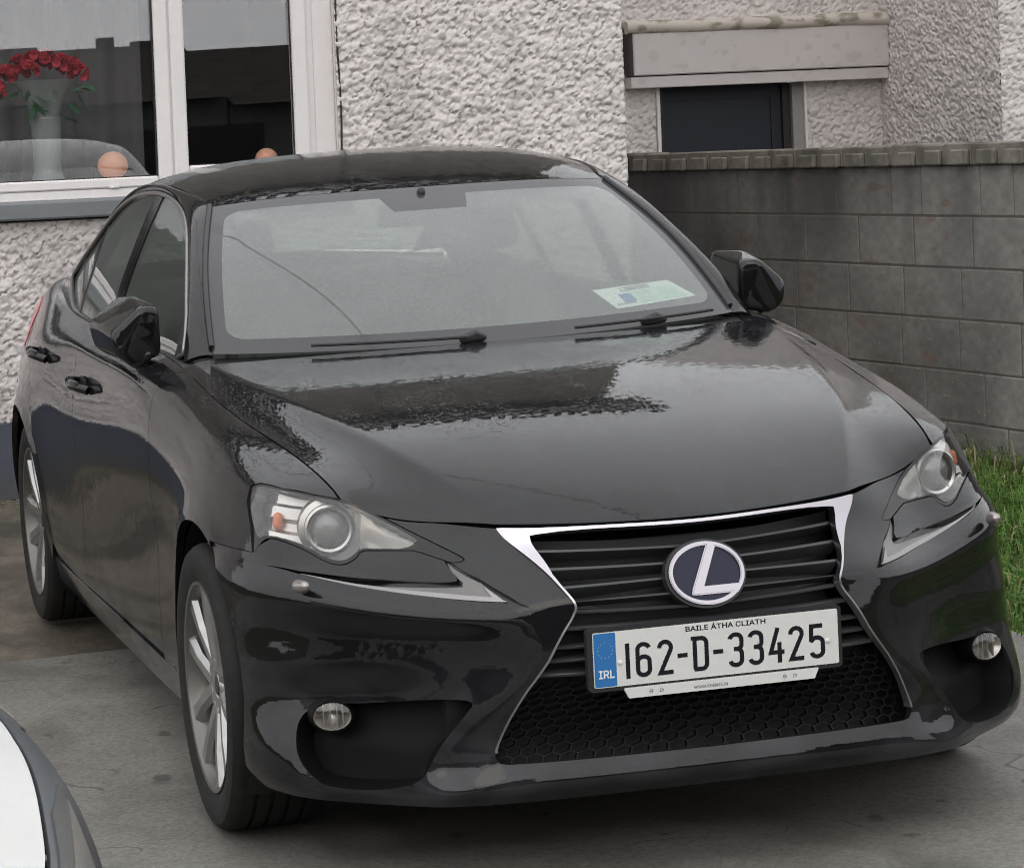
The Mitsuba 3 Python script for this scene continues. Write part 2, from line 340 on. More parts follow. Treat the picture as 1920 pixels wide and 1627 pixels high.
def _film(p, n, uv):
    up = mikit.smoothstep(.1, .8, dr.abs(n.z))
    f = mikit.fbm(p.x * 24, p.y * 9, p.z * 24, 3); g = mikit.noise(p.x * 260, p.y * 260, p.z * 260)
    low = mikit.smoothstep(.55, .2, p.z) * mikit.smoothstep(.35, .7, mikit.fbm(p.x * 7, p.y * 7, p.z * 12, 3))
    k = .007 + .006 * up * mikit.smoothstep(.45, .8, f) * g + .018 * low
    return mi.Color3f(k * .97, k * 1.0, k * 1.14)
bsdf('paint', two({'type': 'bumpmap', 'arbitrary': mikit.proc(_wet, 4e-4), 'scale': 1.0,
     'nested': {'type': 'principled', 'base_color': mikit.proc(_film), 'roughness': .015, 'specular': .5}}))
bsdf('gloss_black', two({'type': 'principled', 'base_color': rgb(.006), 'roughness': .12, 'specular': .5}))
bsdf('matt_black', two({'type': 'principled', 'base_color': rgb(.010), 'roughness': .55, 'specular': .35}))
bsdf('pocket_black', two({'type': 'principled', 'base_color': rgb(.005), 'roughness': .5, 'specular': .12}))
bsdf('dark_plastic', two({'type': 'principled', 'base_color': rgb(.022, .022, .024), 'roughness': .38, 'specular': .45}))
bsdf('mesh_plastic', two({'type': 'principled', 'base_color': rgb(.008), 'roughness': .4, 'specular': .3}))
bsdf('slat_plastic', two({'type': 'principled', 'base_color': rgb(.034, .037, .036), 'roughness': .28, 'specular': .6}))
def _grime(p, n, uv):
    k = .009 + .012 * mikit.fbm(p.x * 18, p.y * 18, p.z * 18, 3); return mi.Color3f(k, k * .98, k * .96)
bsdf('rubber', two({'type': 'principled', 'base_color': mikit.proc(_grime), 'roughness': .7, 'specular': .25}))
bsdf('chrome', two({'type': 'roughconductor', 'material': 'Cr', 'distribution': 'ggx', 'alpha': .07, 'specular_reflectance': rgb(.76, .76, .76)}))
bsdf('badge_chrome', two({'type': 'roughconductor', 'material': 'Cr', 'distribution': 'ggx', 'alpha': .07, 'specular_reflectance': rgb(.68, .68, .68)}))
bsdf('satin', two({'type': 'roughconductor', 'material': 'Al', 'distribution': 'ggx', 'alpha': .22}))
bsdf('dull_trim', two({'type': 'principled', 'base_color': rgb(.30, .29, .29), 'roughness': .34, 'metallic': .8}))
def _alloy(p, n, uv):
    k = .36 + .14 * mikit.fbm(p.x * 30, p.y * 30, p.z * 30, 2); return mi.Color3f(k * .98, k * .97, k * .96)
bsdf('alloy', two({'type': 'principled', 'base_color': mikit.proc(_alloy), 'roughness': .26, 'metallic': .9}))
bsdf('dark_steel', two({'type': 'principled', 'base_color': rgb(.16, .155, .15), 'roughness': .45, 'metallic': .7}))
bsdf('lamp_silver', two({'type': 'roughconductor', 'material': 'Al', 'distribution': 'ggx', 'alpha': .12, 'specular_reflectance': rgb(.55, .53, .50)}))
bsdf('lamp_grey', two({'type': 'principled', 'base_color': rgb(.22, .21, .19), 'roughness': .3, 'metallic': .5}))
bsdf('lamp_dark', two({'type': 'principled', 'base_color': rgb(.05, .05, .05), 'roughness': .3, 'specular': .5}))
bsdf('amber', two({'type': 'principled', 'base_color': rgb(.50, .12, .025), 'roughness': .15, 'specular': .5}))
bsdf('clear_pane', {'type': 'thindielectric', 'int_ior': 1.5})
def _haze(p, n, uv):      # dried film and rain spots on the glass
    f = mikit.fbm(p.x * 5, p.y * 5, p.z * 5, 3); s = mikit.noise(p.x * 150, p.y * 150, p.z * 150); w = mikit.voronoi(p.x * 95, (p.y + p.z) * 60)
    spot = mikit.smoothstep(.32, .22, w[0]) * mikit.smoothstep(.55, .75, w[2])
    return .20 + .07 * f + .03 * s + .035 * spot
bsdf('screen_glass', {'type': 'blendbsdf', 'weight': mikit.proc(_haze), 'a': {'type': 'thindielectric', 'int_ior': 1.52, 'specular_transmittance': rgb(.66, .72, .69)},
     'b': two({'type': 'diffuse', 'reflectance': rgb(.42, .452, .445)})})
bsdf('tint_glass', {'type': 'blendbsdf', 'weight': .13, 'a': {'type': 'thindielectric', 'int_ior': 1.52, 'specular_transmittance': rgb(.42, .48, .44)}, 'b': two({'type': 'diffuse', 'reflectance': rgb(.36, .39, .36)})})
bsdf('bulb_glass', {'type': 'dielectric', 'int_ior': 1.5})
bsdf('red_lens', two({'type': 'principled', 'base_color': rgb(.42, .02, .03), 'roughness': .1, 'specular': .6}))
bsdf('plate_white', two({'type': 'principled', 'base_color': rgb(.66, .66, .64), 'roughness': .35, 'specular': .4}))
bsdf('plate_blue', two({'type': 'principled', 'base_color': rgb(.03, .16, .42), 'roughness': .35, 'specular': .4}))
bsdf('white_ink', two({'type': 'principled', 'base_color': rgb(.72, .74, .76), 'roughness': .5}))
bsdf('pale_blue_ink', two({'type': 'principled', 'base_color': rgb(.20, .36, .55), 'roughness': .5}))
bsdf('black_ink', two({'type': 'principled', 'base_color': rgb(.008, .008, .012), 'roughness': .4, 'specular': .3}))
bsdf('grey_ink', two({'type': 'principled', 'base_color': rgb(.10, .10, .10), 'roughness': .5}))
bsdf('badge_blue', two({'type': 'principled', 'base_color': rgb(.006, .006, .030), 'roughness': .25, 'specular': .35, 'clearcoat': .1}))
bsdf('cabin_dark', two({'type': 'principled', 'base_color': rgb(.035, .035, .037), 'roughness': .7}))
bsdf('cabin_grey', two({'type': 'principled', 'base_color': rgb(.14, .138, .135), 'roughness': .7}))
bsdf('cabin_pale', two({'type': 'principled', 'base_color': rgb(.34, .33, .31), 'roughness': .8}))
# ================================================================ the black saloon
CAR = thing('black_saloon_car', 'black four-door saloon car with chrome-framed grille parked nose-out on the concrete drive', 'car')
fz = lambda z: np.interp(z, FASCIA_Z[::-1], FASCIA.v[::-1])
FASCIA_Z = np.array([.79, .733, .675, .63, .592, .56, .52, .45, .36, .29, .245, .212, .178])
WHEEL_Y, WHEEL_R, ARCH_R = (.843, 3.643), .3185, .362
def arch(y0, r=ARCH_R, z0=.325, n=40, a0=-25, a1=205):
    a = np.radians(np.linspace(a0, a1, n)); return np.stack([y0 + r * np.cos(a), z0 + r * np.sin(a)], 1)
def whole(poly):
    """The outline and its mirror image across the middle of the car, joined."""
    p = poly.buffer(0).union(sbox(0, *[poly.bounds[1], .0004, poly.bounds[3]]).intersection(shapely.affinity.translate(poly, -.0004)))
    return unary_union([p, shapely.affinity.scale(p, -1, 1, origin=(0, 0))]).buffer(.0003, join_style='mitre').buffer(-.0003, join_style='mitre')
# ---- bonnet
e = .0022
U1 = BONNET.u[-1]; uu = np.linspace(BONNET.u[0] + e, U1 - e, 40)
m = skin(BONNET, sbox(BONNET.u[0] + e, BONNET.v[0] + e, U1 - e, BONNET.v[-1]), .016, edge=.012)
part(CAR, 'bonnet', m, 'paint', 40)
# ---- front bumper: the fascia less its openings
HL, GR, PK, DR = poly2(smooth_closed(HEADLIGHT, 3)), None, poly2(smooth_closed(POCKET, 6)), poly2(DRL)
vt = FASCIA.v[1]
GR = poly2([(0, vt + .002)] + [(u, vt + .002) for u in np.linspace(.05, GRILLE[0][0] - .01, 8)] + GRILLE + [(0, GRILLE[-1][1] + .004)])
# where the fascia meets the wheel arch
vs = np.linspace(FASCIA.v[1] + .07, FASCIA.v[-1], 40); ub = []
for v in vs:
    us = np.linspace(.8, FASCIA.u[-1] + .04, 200); P = FASCIA(us, us * 0 + v)
    inside = (P[:, 1] - WHEEL_Y[0]) ** 2 + (P[:, 2] - .325) ** 2 < ARCH_R ** 2
    ub.append(us[inside.argmax()] - .001 if inside.any() else us[-1])
vh = FENDER_SEAM_F
bump = poly2([(0, vt + .002)] + [(u, vt + .002) for u in np.linspace(.1, BON_CORNER_U, 6)] + [(BON_CORNER_U, vt + .002)]
             + [(HEADLIGHT[4][0], HEADLIGHT[4][1] + .03), (HEADLIGHT[24][0] - .02, HEADLIGHT[24][1] - .02), vh[0], *vh[1:]]
             + [(u, v) for u, v in zip(ub, vs) if v > vh[-1][1] + .004] + [(0, FASCIA.v[-1])])
bump = bump.difference(HL.buffer(.0025)).difference(GR).difference(PK).difference(DR)
bump = max(rings(bump), key=lambda g: g.area)
part(CAR, 'front_bumper', skin(FASCIA, whole(bump), .013, edge=.014), 'paint', 40)
# ---- grille surround
GI = poly2([(0, vt + .0105)] + [(u, vt + .0105 + (GRILLE_IN[0][1] - vt - .0105) * (u / GRILLE_IN[0][0]) ** 9) for u in np.linspace(.05, GRILLE_IN[0][0] - .012, 8)] + GRILLE_IN + [(0, GRILLE_IN[-1][1])])
GRW, GIW = whole(GR), whole(GI)
ring_ = GRW.buffer(.0006).difference(GIW.intersection(GRW.buffer(-.0045)))
bright = ring_.intersection(sbox(-2, -1, 2, GRILLE[5][1] + .012)); dull = ring_.difference(bright).intersection(sbox(.2, -1, 2, GRILLE[-4][1] + .008))
GS = part(CAR, 'grille_surround', skin(FASCIA, bright, .007, out=.006, edge=.02), 'chrome', 35, label='bright chrome upper frame of the grille')
half = skin(FASCIA, dull, .006, out=.005, edge=.02)
part(CAR, 'grille_lower_trim', flip_x(half), 'dull_trim', 35); part(CAR, 'grille_lower_trim', half, 'dull_trim', 35)
# ---- grille: dark backing, slats, honeycomb
grille = part(CAR, 'grille', skin(FASCIA, whole(GR.buffer(.004)), .02, out=-.075, edge=0), 'matt_black', 30)
ginside = GR.buffer(-.003)
def slat(v0, th=.010, u0=0., lip=.0):
    line = ginside.intersection(LineString([(u0, v0), (.8, v0)]))
    if line.is_empty: return None
    a, b = line.bounds[0], line.bounds[2]
    us = np.linspace(a, b, 24)
    if u0 == 0: us = np.linspace(-b, b, 61)
    n = len(us); droop = .008 * (1 - np.sqrt(us ** 2 + .0004) / .35)
    rows = []
    for dv, off in ((-.004, -.055), (-th / 2, -.026), (-th / 2 + .002, -.0205), (0, -.018), (th / 2, -.019), (th / 2 + .002, -.024), (th * .6, -.055)):
        vv = v0 + droop + dv; P = FASCIA(us, vv) + FASCIA.normal(us, vv) * off
        k2 = np.stack([us ** 0, us ** 2, us ** 4], 1); P[:, 1] = k2 @ np.linalg.lstsq(k2, P[:, 1], rcond=None)[0]      # one even curve from end to end
        k2 = np.stack([us ** 0, np.sqrt(us ** 2 + .0004)], 1); P[:, 2] = k2 @ np.linalg.lstsq(k2, P[:, 2], rcond=None)[0]; rows.append(P)
    V = np.concatenate(rows); k = len(rows); f = []
    i, j = np.meshgrid(np.arange(k - 1), np.arange(n - 1), indexing='ij')
    q = np.stack([i * n + j, i * n + j + 1, (i + 1) * n + j + 1, (i + 1) * n + j], -1).reshape(-1, 4)
    return tm(V, np.vstack([q[:, [0, 1, 2]], q[:, [0, 2, 3]]]))
for z in (.684, .653, .622, .590, .559, .527):
    part(grille, 'slat', slat(fz(z)), 'slat_plastic', 40)
done_ = set()
for z in (.490, .461, .430):
    for q in ([slat(fz(z), u0=.27)] * 2 if z > .44 else [slat(fz(z))]):
        part(grille, 'slat', flip_x(q) if z > .44 and f'{z}' not in done_ else q, 'slat_plastic', 40); done_.add(f'{z}')
hexes = []
pitch, v0 = .0305, fz(.405)
for r in range(10):
    for k in range(20):
        cu, cv = (k + .5 * (r % 2)) * pitch, v0 + .006 + r * .0165
        hexes.append(Polygon([(cu + a * .0141, cv + b) for a, b in ((0, .0103), (1, .0048), (1, -.0048), (0, -.0103), (-1, -.0048), (-1, .0048))]))
net_ = ginside.intersection(sbox(0, v0, 1, 1)).difference(unary_union(hexes))
part(grille, 'honeycomb_mesh', skin(FASCIA, whole(net_), .012, out=-.030, edge=.014), 'mesh_plastic', 25)
# ---- badge
bc = np.array([0, .028, .609]); tilt = rot([1, 0, 0], 90 - 17)
B = tilt.copy(); B[:3, 3] = bc
def ell(a, b, n=72):
    a, b = a * .955, b * .955
    t = np.arange(n) * 2 * np.pi / n; return np.stack([a * np.cos(t), b * np.sin(t)], 1)
base = extrude(Polygon(ell(.090, .073)), .022); base.apply_translation([0, 0, -.020])
badge = part(CAR, 'badge', xf(base, B), 'dark_plastic', 30)
disc = extrude(Polygon(ell(.080, .063)), .004)
part(badge, 'disc', xf(disc, B), 'badge_blue', 30)
def rib(path2, w, z0=.003, z1=.011, closed=False):
    l = Polygon(path2).exterior if closed else LineString(path2)
    p = l.buffer(w / 2, cap_style='flat', join_style='mitre')
    lo, hi = extrude(p, z1 - z0 - .002), extrude(l.buffer(w / 2 - .0018, cap_style='flat', join_style='mitre'), .002)
    lo.apply_translation([0, 0, z0]); hi.apply_translation([0, 0, z1 - .002]); return [lo, hi]
part(badge, 'ring', [xf(x, B) for x in rib(ell(.0795, .0625), .0085, closed=True)], 'badge_chrome', 25)
L = Polygon([(.010, .058), (.026, .056), (-.013, -.028), (.066, -.028), (.060, -.041), (-.020, -.041), (-.036, -.040), (-.033, -.030)])
lm = extrude(L.buffer(.002), .006); lm.apply_translation([0, 0, .003]); l2 = extrude(L.buffer(-.0005), .0025); l2.apply_translation([0, 0, .009])
part(badge, 'letter', [xf(lm, B), xf(l2, B)], 'badge_chrome', 25)
# ---- number plate
PO = np.array([0, -.0105, .464]); tl = math.atan(-.043)
PM = frame(PO, [1, 0, 0], [0, math.sin(tl), math.cos(tl)], [0, -math.cos(tl), math.sin(tl)])
def flat(poly, z0, z1):
    m = extrude(poly, z1 - z0); m.apply_translation([0, 0, z0]); return xf(m, PM)
def rr(x0, x1, y0, y1, r):
    return sbox(x0 + r, y0 + r, x1 - r, y1 - r).buffer(r, 6)
holder = part(CAR, 'number_plate_holder', [flat(rr(-.272, .268, -.064, .063, .010), -.016, -.0005)], 'dark_plastic', 20)
tab = Polygon([(-.196, -.0625), (-.187, -.080), (.205, -.080), (.213, -.0625)]).buffer(.002)
part(holder, 'dealer_strip', flat(tab, -.008, .0008), 'plate_white', 20, label='white strip lettered www.linders.ie')
def onplate(m, x, y, z=.0012, s=1.0, sx=1.0):
    m = tm(np.asarray(m.vertices) * [sx * s, s, 1], m.faces); return xf(moved(m, (x, y, z)), PM)
tx = text('www.linders.ie', .0075, .0006); w_ = tx.bounds[1][0]
part(holder, 'web_address', onplate(tx, -.052, -.0765, .0008), 'grey_ink', False)
def icon(cx, cy):
    a = Point(cx, cy).buffer(.0040).difference(Point(cx, cy).buffer(.0031)).union(sbox(cx - .003, cy - .0006, cx + .003, cy + .0006))
    b = Polygon([(cx + .018, cy - .003), (cx + .020, cy + .003), (cx + .026, cy + .001), (cx + .024, cy - .003)]).boundary.buffer(.0005)
    return flat(a.union(b), .0008, .0014)
part(holder, 'icon', icon(-.142, -.0715), 'grey_ink', False); part(holder, 'icon', icon(.142, -.0715), 'grey_ink', False)
plate = part(CAR, 'number_plate', flat(rr(-.26, .26, -.0555, .0555, .004), -.0005, .001), 'plate_white', 20, label='white plate lettered 162-D-33425')
part(plate, 'blue_band', flat(rr(-.2585, -.2125, -.054, .054, .003), .001, .0014), 'plate_blue', False)
tx = text('IRL', .0155, .0006, True); part(plate, 'country_letters', onplate(tx, -.251, -.0365, .0014, 1, .98), 'white_ink', False)
stars = []
for k in range(12):
    a = k * math.pi / 6; st = []
    for q in range(10):
        r_ = .0020 if q % 2 == 0 else .0009; b = math.pi / 2 + q * math.pi / 5; st.append((-.2355 + .0155 * math.sin(a) + r_ * math.cos(b), .019 + .0155 * math.cos(a) + r_ * math.sin(b)))
    stars.append(Polygon(st))
part(plate, 'star_ring', flat(unary_union(stars), .0014, .0018), 'pale_blue_ink', False)
tx = text('BAILE ÁTHA CLIATH', .0098, .0005, True); s_ = .170 / (tx.bounds[1][0] - tx.bounds[0][0])
part(plate, 'county_name', onplate(tx, -.066, .0405, .001, 1, s_), 'black_ink', False)
GW, GH, ST = .0335, .071, .0088
def arc(cx, cy, rx, ry, a0, a1, n=14):
    a = np.radians(np.linspace(a0, a1, n)); return [(cx + rx * math.cos(t), cy + ry * math.sin(t)) for t in a]
w2, h_ = GW / 2 - ST / 2, GH / 2 - ST / 2
r1 = .0105
glyph = {
 '1': [[(0, -GH / 2), (0, GH / 2)]],
 '-': [[(-.0105, 0), (.0105, 0)]],
 '6': [arc(0, h_ - r1, w2, r1, 15, 180) + [(-w2, -h_ + r1)] + arc(0, -h_ + r1, w2, r1, 180, 360) + [(w2, -.004)] + arc(0, -.004, w2, r1 * .95, 0, 180)],
 '2': [arc(0, h_ - r1 * 1.15, w2, r1 * 1.15, 180, -25) + [(-w2 + .001, -h_), (w2 + ST / 2 - .001, -h_)]],
 'D': [[(-w2, -h_), (-w2, h_), (.002, h_)] + arc(w2 - r1, h_ - r1, r1, r1, 90, 0) + arc(w2 - r1, -h_ + r1, r1, r1, 0, -90) + [(-w2 - ST / 2 + .002, -h_)]],
 '3': [arc(0, h_ - r1, w2, r1, 170, 0) + [(w2, .012)] + arc(w2 - .010, .010, .010, .0085, 0, -85) + [(-.004, .0015)], [(-.004, .0015), (w2 - .010, .0015)] + arc(w2 - .010, -.0085, .010, .010, 85, 0) + [(w2, -h_ + r1)] + arc(0, -h_ + r1, w2, r1, 0, -170)],
 '4': [[(.004, GH / 2), (-w2, -.014), (w2 + ST / 2, -.014)], [(.0065, .006), (.0065, -GH / 2)]],
 '5': [[(w2, h_), (-w2 + .001, h_), (-w2, .003), ] + arc(0, -.003, w2, .0105, 150, 0) + [(w2, -h_ + r1)] + arc(0, -h_ + r1, w2, r1, 0, -170)],
}
gx = lambda px: (px - 1038) / 1076 * .52
for ch, a, b in (('1', 632, 664), ('6', 680, 754), ('2', 774, 850), ('-', 864, 910), ('D', 930, 1004), ('-', 1020, 1066), ('3', 1088, 1154), ('3', 1176, 1242), ('4', 1264, 1336), ('2', 1350, 1427), ('5', 1445, 1516)):
    sh = unary_union([LineString(l).buffer(ST / 2, cap_style='flat', join_style='mitre') for l in glyph[ch]])
    cx = gx((a + b) / 2); sh = shapely.affinity.translate(sh, cx, -.0065)
    part(plate, 'character', flat(sh, .001, .0016), 'black_ink', False)
for x in (gx(614), gx(1528)):
    bm = lathe([(0, .004), (.003, .0036), (.0052, .002), (.0056, 0)], 16); part(plate, 'bolt', xf(moved(tm(bm.vertices, bm.faces), (x, -.008 if x < 0 else -.008, .001)), PM), 'plate_white', 30)
# ---- headlights
LN = poly2(smooth_closed(LENS, 3))
proj_c = np.array([.684, .405, .711])
pa = np.array([.18, -.98, .0]); pa /= np.linalg.norm(pa)
pex = np.cross([0, 0, 1], pa); pex /= np.linalg.norm(pex); PJ = frame(proj_c, -pex, [0, 0, 1], pa)
for mir in (True, False):
    M_ = (lambda m: flip_x(m)) if mir else (lambda m: m)
    side = '' if mir else '_001'
    hl = CAR + '__headlight' + side
    deep = lambda u, v: -.045 - .02 * np.sin(u * 40) * 0
    back = skin(FASCIA, HL.buffer(.004), .016, out=-.055, edge=0)
    put(hl, M_(back), 'lamp_dark', 30)
    rim = HL.difference(LN)
    part(hl, 'black_rim', M_(skin(FASCIA, rim, .01, out=-.0015, edge=.05)), 'gloss_black', 35)
    part(hl, 'lens', M_(skin(FASCIA, LN, .012, out=.001, edge=0)), 'clear_pane', 60)
    # reflector shells: outboard box with the amber bulb, inboard ribbed bar
    inb = LN.intersection(Polygon([(.50, .0), (.71, .0), (.71, .30), (.50, .30)]))
    part(hl, 'inner_reflector', M_(skin(FASCIA, inb.buffer(-.003), .008, out=lambda u, v: -.026 - .012 * np.clip((v - .105) / .05, 0, 1.2) + .0022 * np.sin(v * 900), edge=.01)), 'lamp_grey', 20)
    outb = LN.intersection(Polygon([(.80, -.1), (1.3, -.1), (1.3, .30), (.80, .30)]))
    part(hl, 'outer_reflector', M_(skin(FASCIA, outb.buffer(-.003), .008, out=lambda u, v: -.022 - .016 * np.abs(np.sin((u - .80) * 21)) + .004 * np.sign(np.sin(v * 130)), edge=.012)), 'lamp_silver', 20)
    ring1 = lathe([(.040, -.03), (.042, .006), (.047, .010), (.052, .006), (.053, -.004), (.064, -.012), (.066, -.04)], 48)
    part(hl, 'projector_bezel', M_(xf(ring1, PJ)), 'lamp_silver', 35)
    dome = lathe([(1e-4, .016), (.012, .0152), (.022, .012), (.031, .006), (.037, -.002), (.040, -.012)], 40)
    part(hl, 'projector_lens', M_(xf(dome, PJ)), 'gloss_lens', 60)
    bowl = lathe([(.0415, .002), (.050, -.002), (.062, .001), (.066, -.006)], 48)
    P2 = FASCIA(np.array([AMBER_C[0][0]]), np.array([AMBER_C[0][1]]))[0]
    bulb = blob([P2 + [-.012, .030, .007], P2 + [-.010, .028, -.008]], [.011, .011], 14)
    part(hl, 'indicator_bulb', M_(bulb), 'amber', 40)
    # running light tick under the lamp
    rl = CAR + '__running_light' + side
    put(rl, M_(skin(FASCIA, DR.buffer(.0015), .012, out=-.012, edge=0)), 'gloss_black', 30)
    part(rl, 'grey_panel', M_(skin(FASCIA, poly2(DRL_BRIGHT), .008, out=-.006, edge=.004)), 'drl_grey', 30)
    part(rl, 'bright_strip', M_(skin(FASCIA, poly2(DRL_STRIP).buffer(.0004), .006, out=-.002, edge=.006)), 'dull_trim', 30)
    # fog lamp in its pocket
    fp = CAR + '__fog_light_pocket' + side
    put(fp, M_(skin(FASCIA, PK, .014, out=-.001, edge=.065)), 'matt_black', 30) if False else None
    wall_ = []
    for g in rings(PK):
        p, t, loops = fill(g.buffer(.001), .016); P, N = FASCIA(p[:, 0], p[:, 1]), FASCIA.normal(p[:, 0], p[:, 1])
        Lp = loops[0]; k = len(Lp); i = np.arange(k); j = (i + 1) % k
        c = P.mean(0); D = P - N * .05 + (c - P) * .10; D[:, 1] += .015
        wall_.append(tm(np.vstack([P[Lp], D[Lp]]), np.vstack([np.stack([i, i + k, j], 1), np.stack([j, i + k, j + k], 1)])))
        wall_.append(tm(D, t))
    put(fp, M_(trimesh.util.concatenate(wall_)), 'pocket_black', 30)
    fm = frame([.728, .294, .342], [0.97, .24, 0], [0, 0, 1], [.24, -.97, 0])
    fl = CAR + '__fog_light' + side
    def oval(m, sx, sy):
        return tm(np.asarray(m.vertices) * [sx, sy, 1], m.faces)
    hs = oval(lathe([(.0395, .001), (.0415, .001), (.046, -.008), (.052, -.03)], 40), 1.0, .78)
    put(fl, M_(xf(hs, fm)), 'pocket_black', 40)
    rf = oval(lathe([(1e-4, -.024), (.016, -.020), (.028, -.010), (.039, .002)], 40), 1.0, .72)
    part(fl, 'reflector', M_(xf(rf, fm)), 'lamp_silver', 40)
    fins = [extrude(sbox(x - .0016, -.026, x + .0016, .026), .014) for x in (-.022, -.010, .004, .018)]
    part(fl, 'fin', M_(xf(moved(trimesh.util.concatenate(fins), (0, 0, -.014)), fm)), 'lamp_grey', 20)
    part(fl, 'lens', M_(xf(oval(lathe([(1e-4, .009), (.02, .0082), (.033, .005), (.040, .002)], 40), 1.0, .72), fm)), 'clear_pane', 60)
    wn = blob([(.768, .312, .611), (.768, .295, .615), (.775, .325, .612)], [.014, .011, .014], 16)
    part(CAR, 'washer_nozzle', M_(wn), 'gloss_nozzle', 50)
bsdf('gloss_lens', two({'type': 'principled', 'base_color': rgb(.10, .10, .095), 'roughness': .04, 'specular': .8, 'clearcoat': 1.0}))
bsdf('drl_grey', two({'type': 'principled', 'base_color': rgb(.16, .155, .15), 'roughness': .35, 'specular': .5}))
bsdf('gloss_nozzle', two({'type': 'principled', 'base_color': rgb(.35, .32, .31), 'roughness': .15, 'metallic': .7, 'specular': .7}))
# ---- body sides
def sv(pts):
    return [tuple(x) for x in side_v(*np.asarray(pts, float).T)]
h0 = lambda y: [(float(np.interp(q, SIDE_Y, SIDE.u)), 0.0) for q in np.atleast_1d(y)]
def along(a, b, n=12):
    return [tuple(np.asarray(a) * (1 - t) + np.asarray(b) * t) for t in np.linspace(0, 1, n)]
arch_f, arch_r = arch(WHEEL_Y[0]), arch(WHEEL_Y[1])
zs = .175
DOOR = (1.475, 2.61, 3.335)
low_front = [tuple(p) for p in arch_f[::-1] if p[1] > .19]
fender = poly2(FENDER_FRONT + FENDER_SEAM + sv([p for p in low_front if p[0] > .52 or p[1] > .655][::1] if False else [p for p in arch_f[::-1] if p[1] > .30 and p[0] > .70])
               + sv([(1.22, .19), (DOOR[0], .20)]) + sv(along((DOOR[0], .22), (DOOR[0], .93), 14)) + h0(np.linspace(DOOR[0], 1.25, 5)) + h0(np.linspace(1.2, .40, 16)))
def arc_part(a, lo, hi):
    return [tuple(p) for p in a if lo < p[0] < hi and p[1] > .2]
fender = poly2(FENDER_FRONT + FENDER_SEAM + sv([p for p in arch_f[::-1] if p[1] > .215 and (p[1] > .64 or p[0] > .843)])
               + sv([(1.24, .20), (DOOR[0], .20)]) + sv(along((DOOR[0], .22), (DOOR[0], .93), 14)) + h0(np.linspace(DOOR[0], 1.25, 5)) + h0(np.linspace(1.2, .40, 16)))
fender = fender.buffer(-.0016, join_style='mitre')
door_f = poly2(sv(along((DOOR[0], .93), (DOOR[0], .275), 14) + along((DOOR[0], .275), (DOOR[1], .265), 14) + along((DOOR[1], .265), (DOOR[1], .94), 14)) + h0(np.linspace(DOOR[1], DOOR[0], 16))).buffer(-.0016, join_style='mitre')
rear_edge = [(DOOR[1], .265), (3.17, .268)] + [tuple(p) for p in arch(WHEEL_Y[1], .40, .325, 40)[::-1] if p[0] < 3.40 and p[1] > .30][:] 
rear_edge = [(2.9, .266), (3.19, .27)] + [tuple(p) for p in arch(WHEEL_Y[1], .405, .325, 60, 90, 190)[::-1] if p[0] < 3.38 and p[1] > .30]
door_r = poly2(sv(along((DOOR[1], .94), (DOOR[1], .265), 14) + rear_edge + along(rear_edge[-1], (3.385, .94), 8)[1:]) + h0(np.linspace(3.385, DOOR[1], 14))).buffer(-.0016, join_style='mitre')
sill = poly2(sv(along((1.23, .182), (3.28, .182), 30) + along((3.23, .262), (1.21, .270), 30))).buffer(-.001)
ra = [tuple(p) for p in arch_r[::-1] if p[1] > .22]
quarter = poly2(sv([(3.385, .94)]) + sv(along((3.385, .93), rear_edge[-1], 8)) + sv([p for p in arch(WHEEL_Y[1], .405, .325, 60, 90, 190) if p[0] < 3.38 and p[1] > .30])
                + sv([p for p in ra]) + sv([(4.06, .26), (4.63, .29), (4.63, .60), (4.63, .98)]) + h0(np.linspace(4.63, 3.385, 20))).buffer(-.0016, join_style='mitre')
tail = poly2(sv([(4.06, .955), (4.20, .83), (4.62, .80), (4.62, .97), (4.2, .985)]))
quarter = quarter.difference(tail.buffer(.002))
def flare(y0):
    def f(u, v):
        P = SIDE(u, v); r = np.hypot(P[:, 1] - y0, P[:, 2] - .325)
        return .009 * np.exp(-((r - ARCH_R) / .035) ** 2)
    return f
wheelarch_lip = []
for mir in (True, False):
    M_ = flip_x if mir else (lambda m: m)
    part(CAR, 'front_wing', M_(skin(SIDE, fender, .016, out=flare(WHEEL_Y[0]), edge=.018)), 'paint', 40)
    dr_ = part(CAR, 'front_door', M_(skin(SIDE, door_f, .02, edge=.016)), 'paint', 40)
    dq = part(CAR, 'rear_door', M_(skin(SIDE, door_r, .02, out=flare(WHEEL_Y[1]), edge=.016)), 'paint', 40)
    part(CAR, 'sill', M_(skin(SIDE, sill, .02, out=.006, edge=.02)), 'paint', 40)
    part(CAR, 'rear_wing', M_(skin(SIDE, quarter, .02, out=flare(WHEEL_Y[1]), edge=.018)), 'paint', 40)
    tl_ = part(CAR, 'tail_light', M_(skin(SIDE, tail, .015, out=.002, edge=.02)), 'red_lens', 40)
    for holder_, y, z in ((dr_, 2.44, .852), (dq, 3.13, .885)):
        (u0, v0_), = side_v(y, z); c, n = SIDE(u0, v0_), SIDE.normal(u0, v0_)
        n = n * np.sign(n[0]) if n.ndim == 1 else n[0]; c = c if c.ndim == 1 else c[0]
        grip = tube([c + [0, -.095, -.006] + n * .004, c + [0, -.075, 0] + n * .026, c + n * .034, c + [0, .075, .006] + n * .028, c + [0, .098, .006] + n * .003], [.012, .014, .015, .014, .012], 10)
        part(holder_, 'handle', M_(grip), 'paint', 40)
        cup = blob([c + [0, -.035, 0], c + [0, .035, .004]], [.023, .023], 16); cup = tm((np.asarray(cup.vertices) - c) @ np.diag([.12, 1, 1]) + c + n * .001, cup.faces)
        part(holder_, 'handle_recess', M_(cup), 'matt_black', 40)
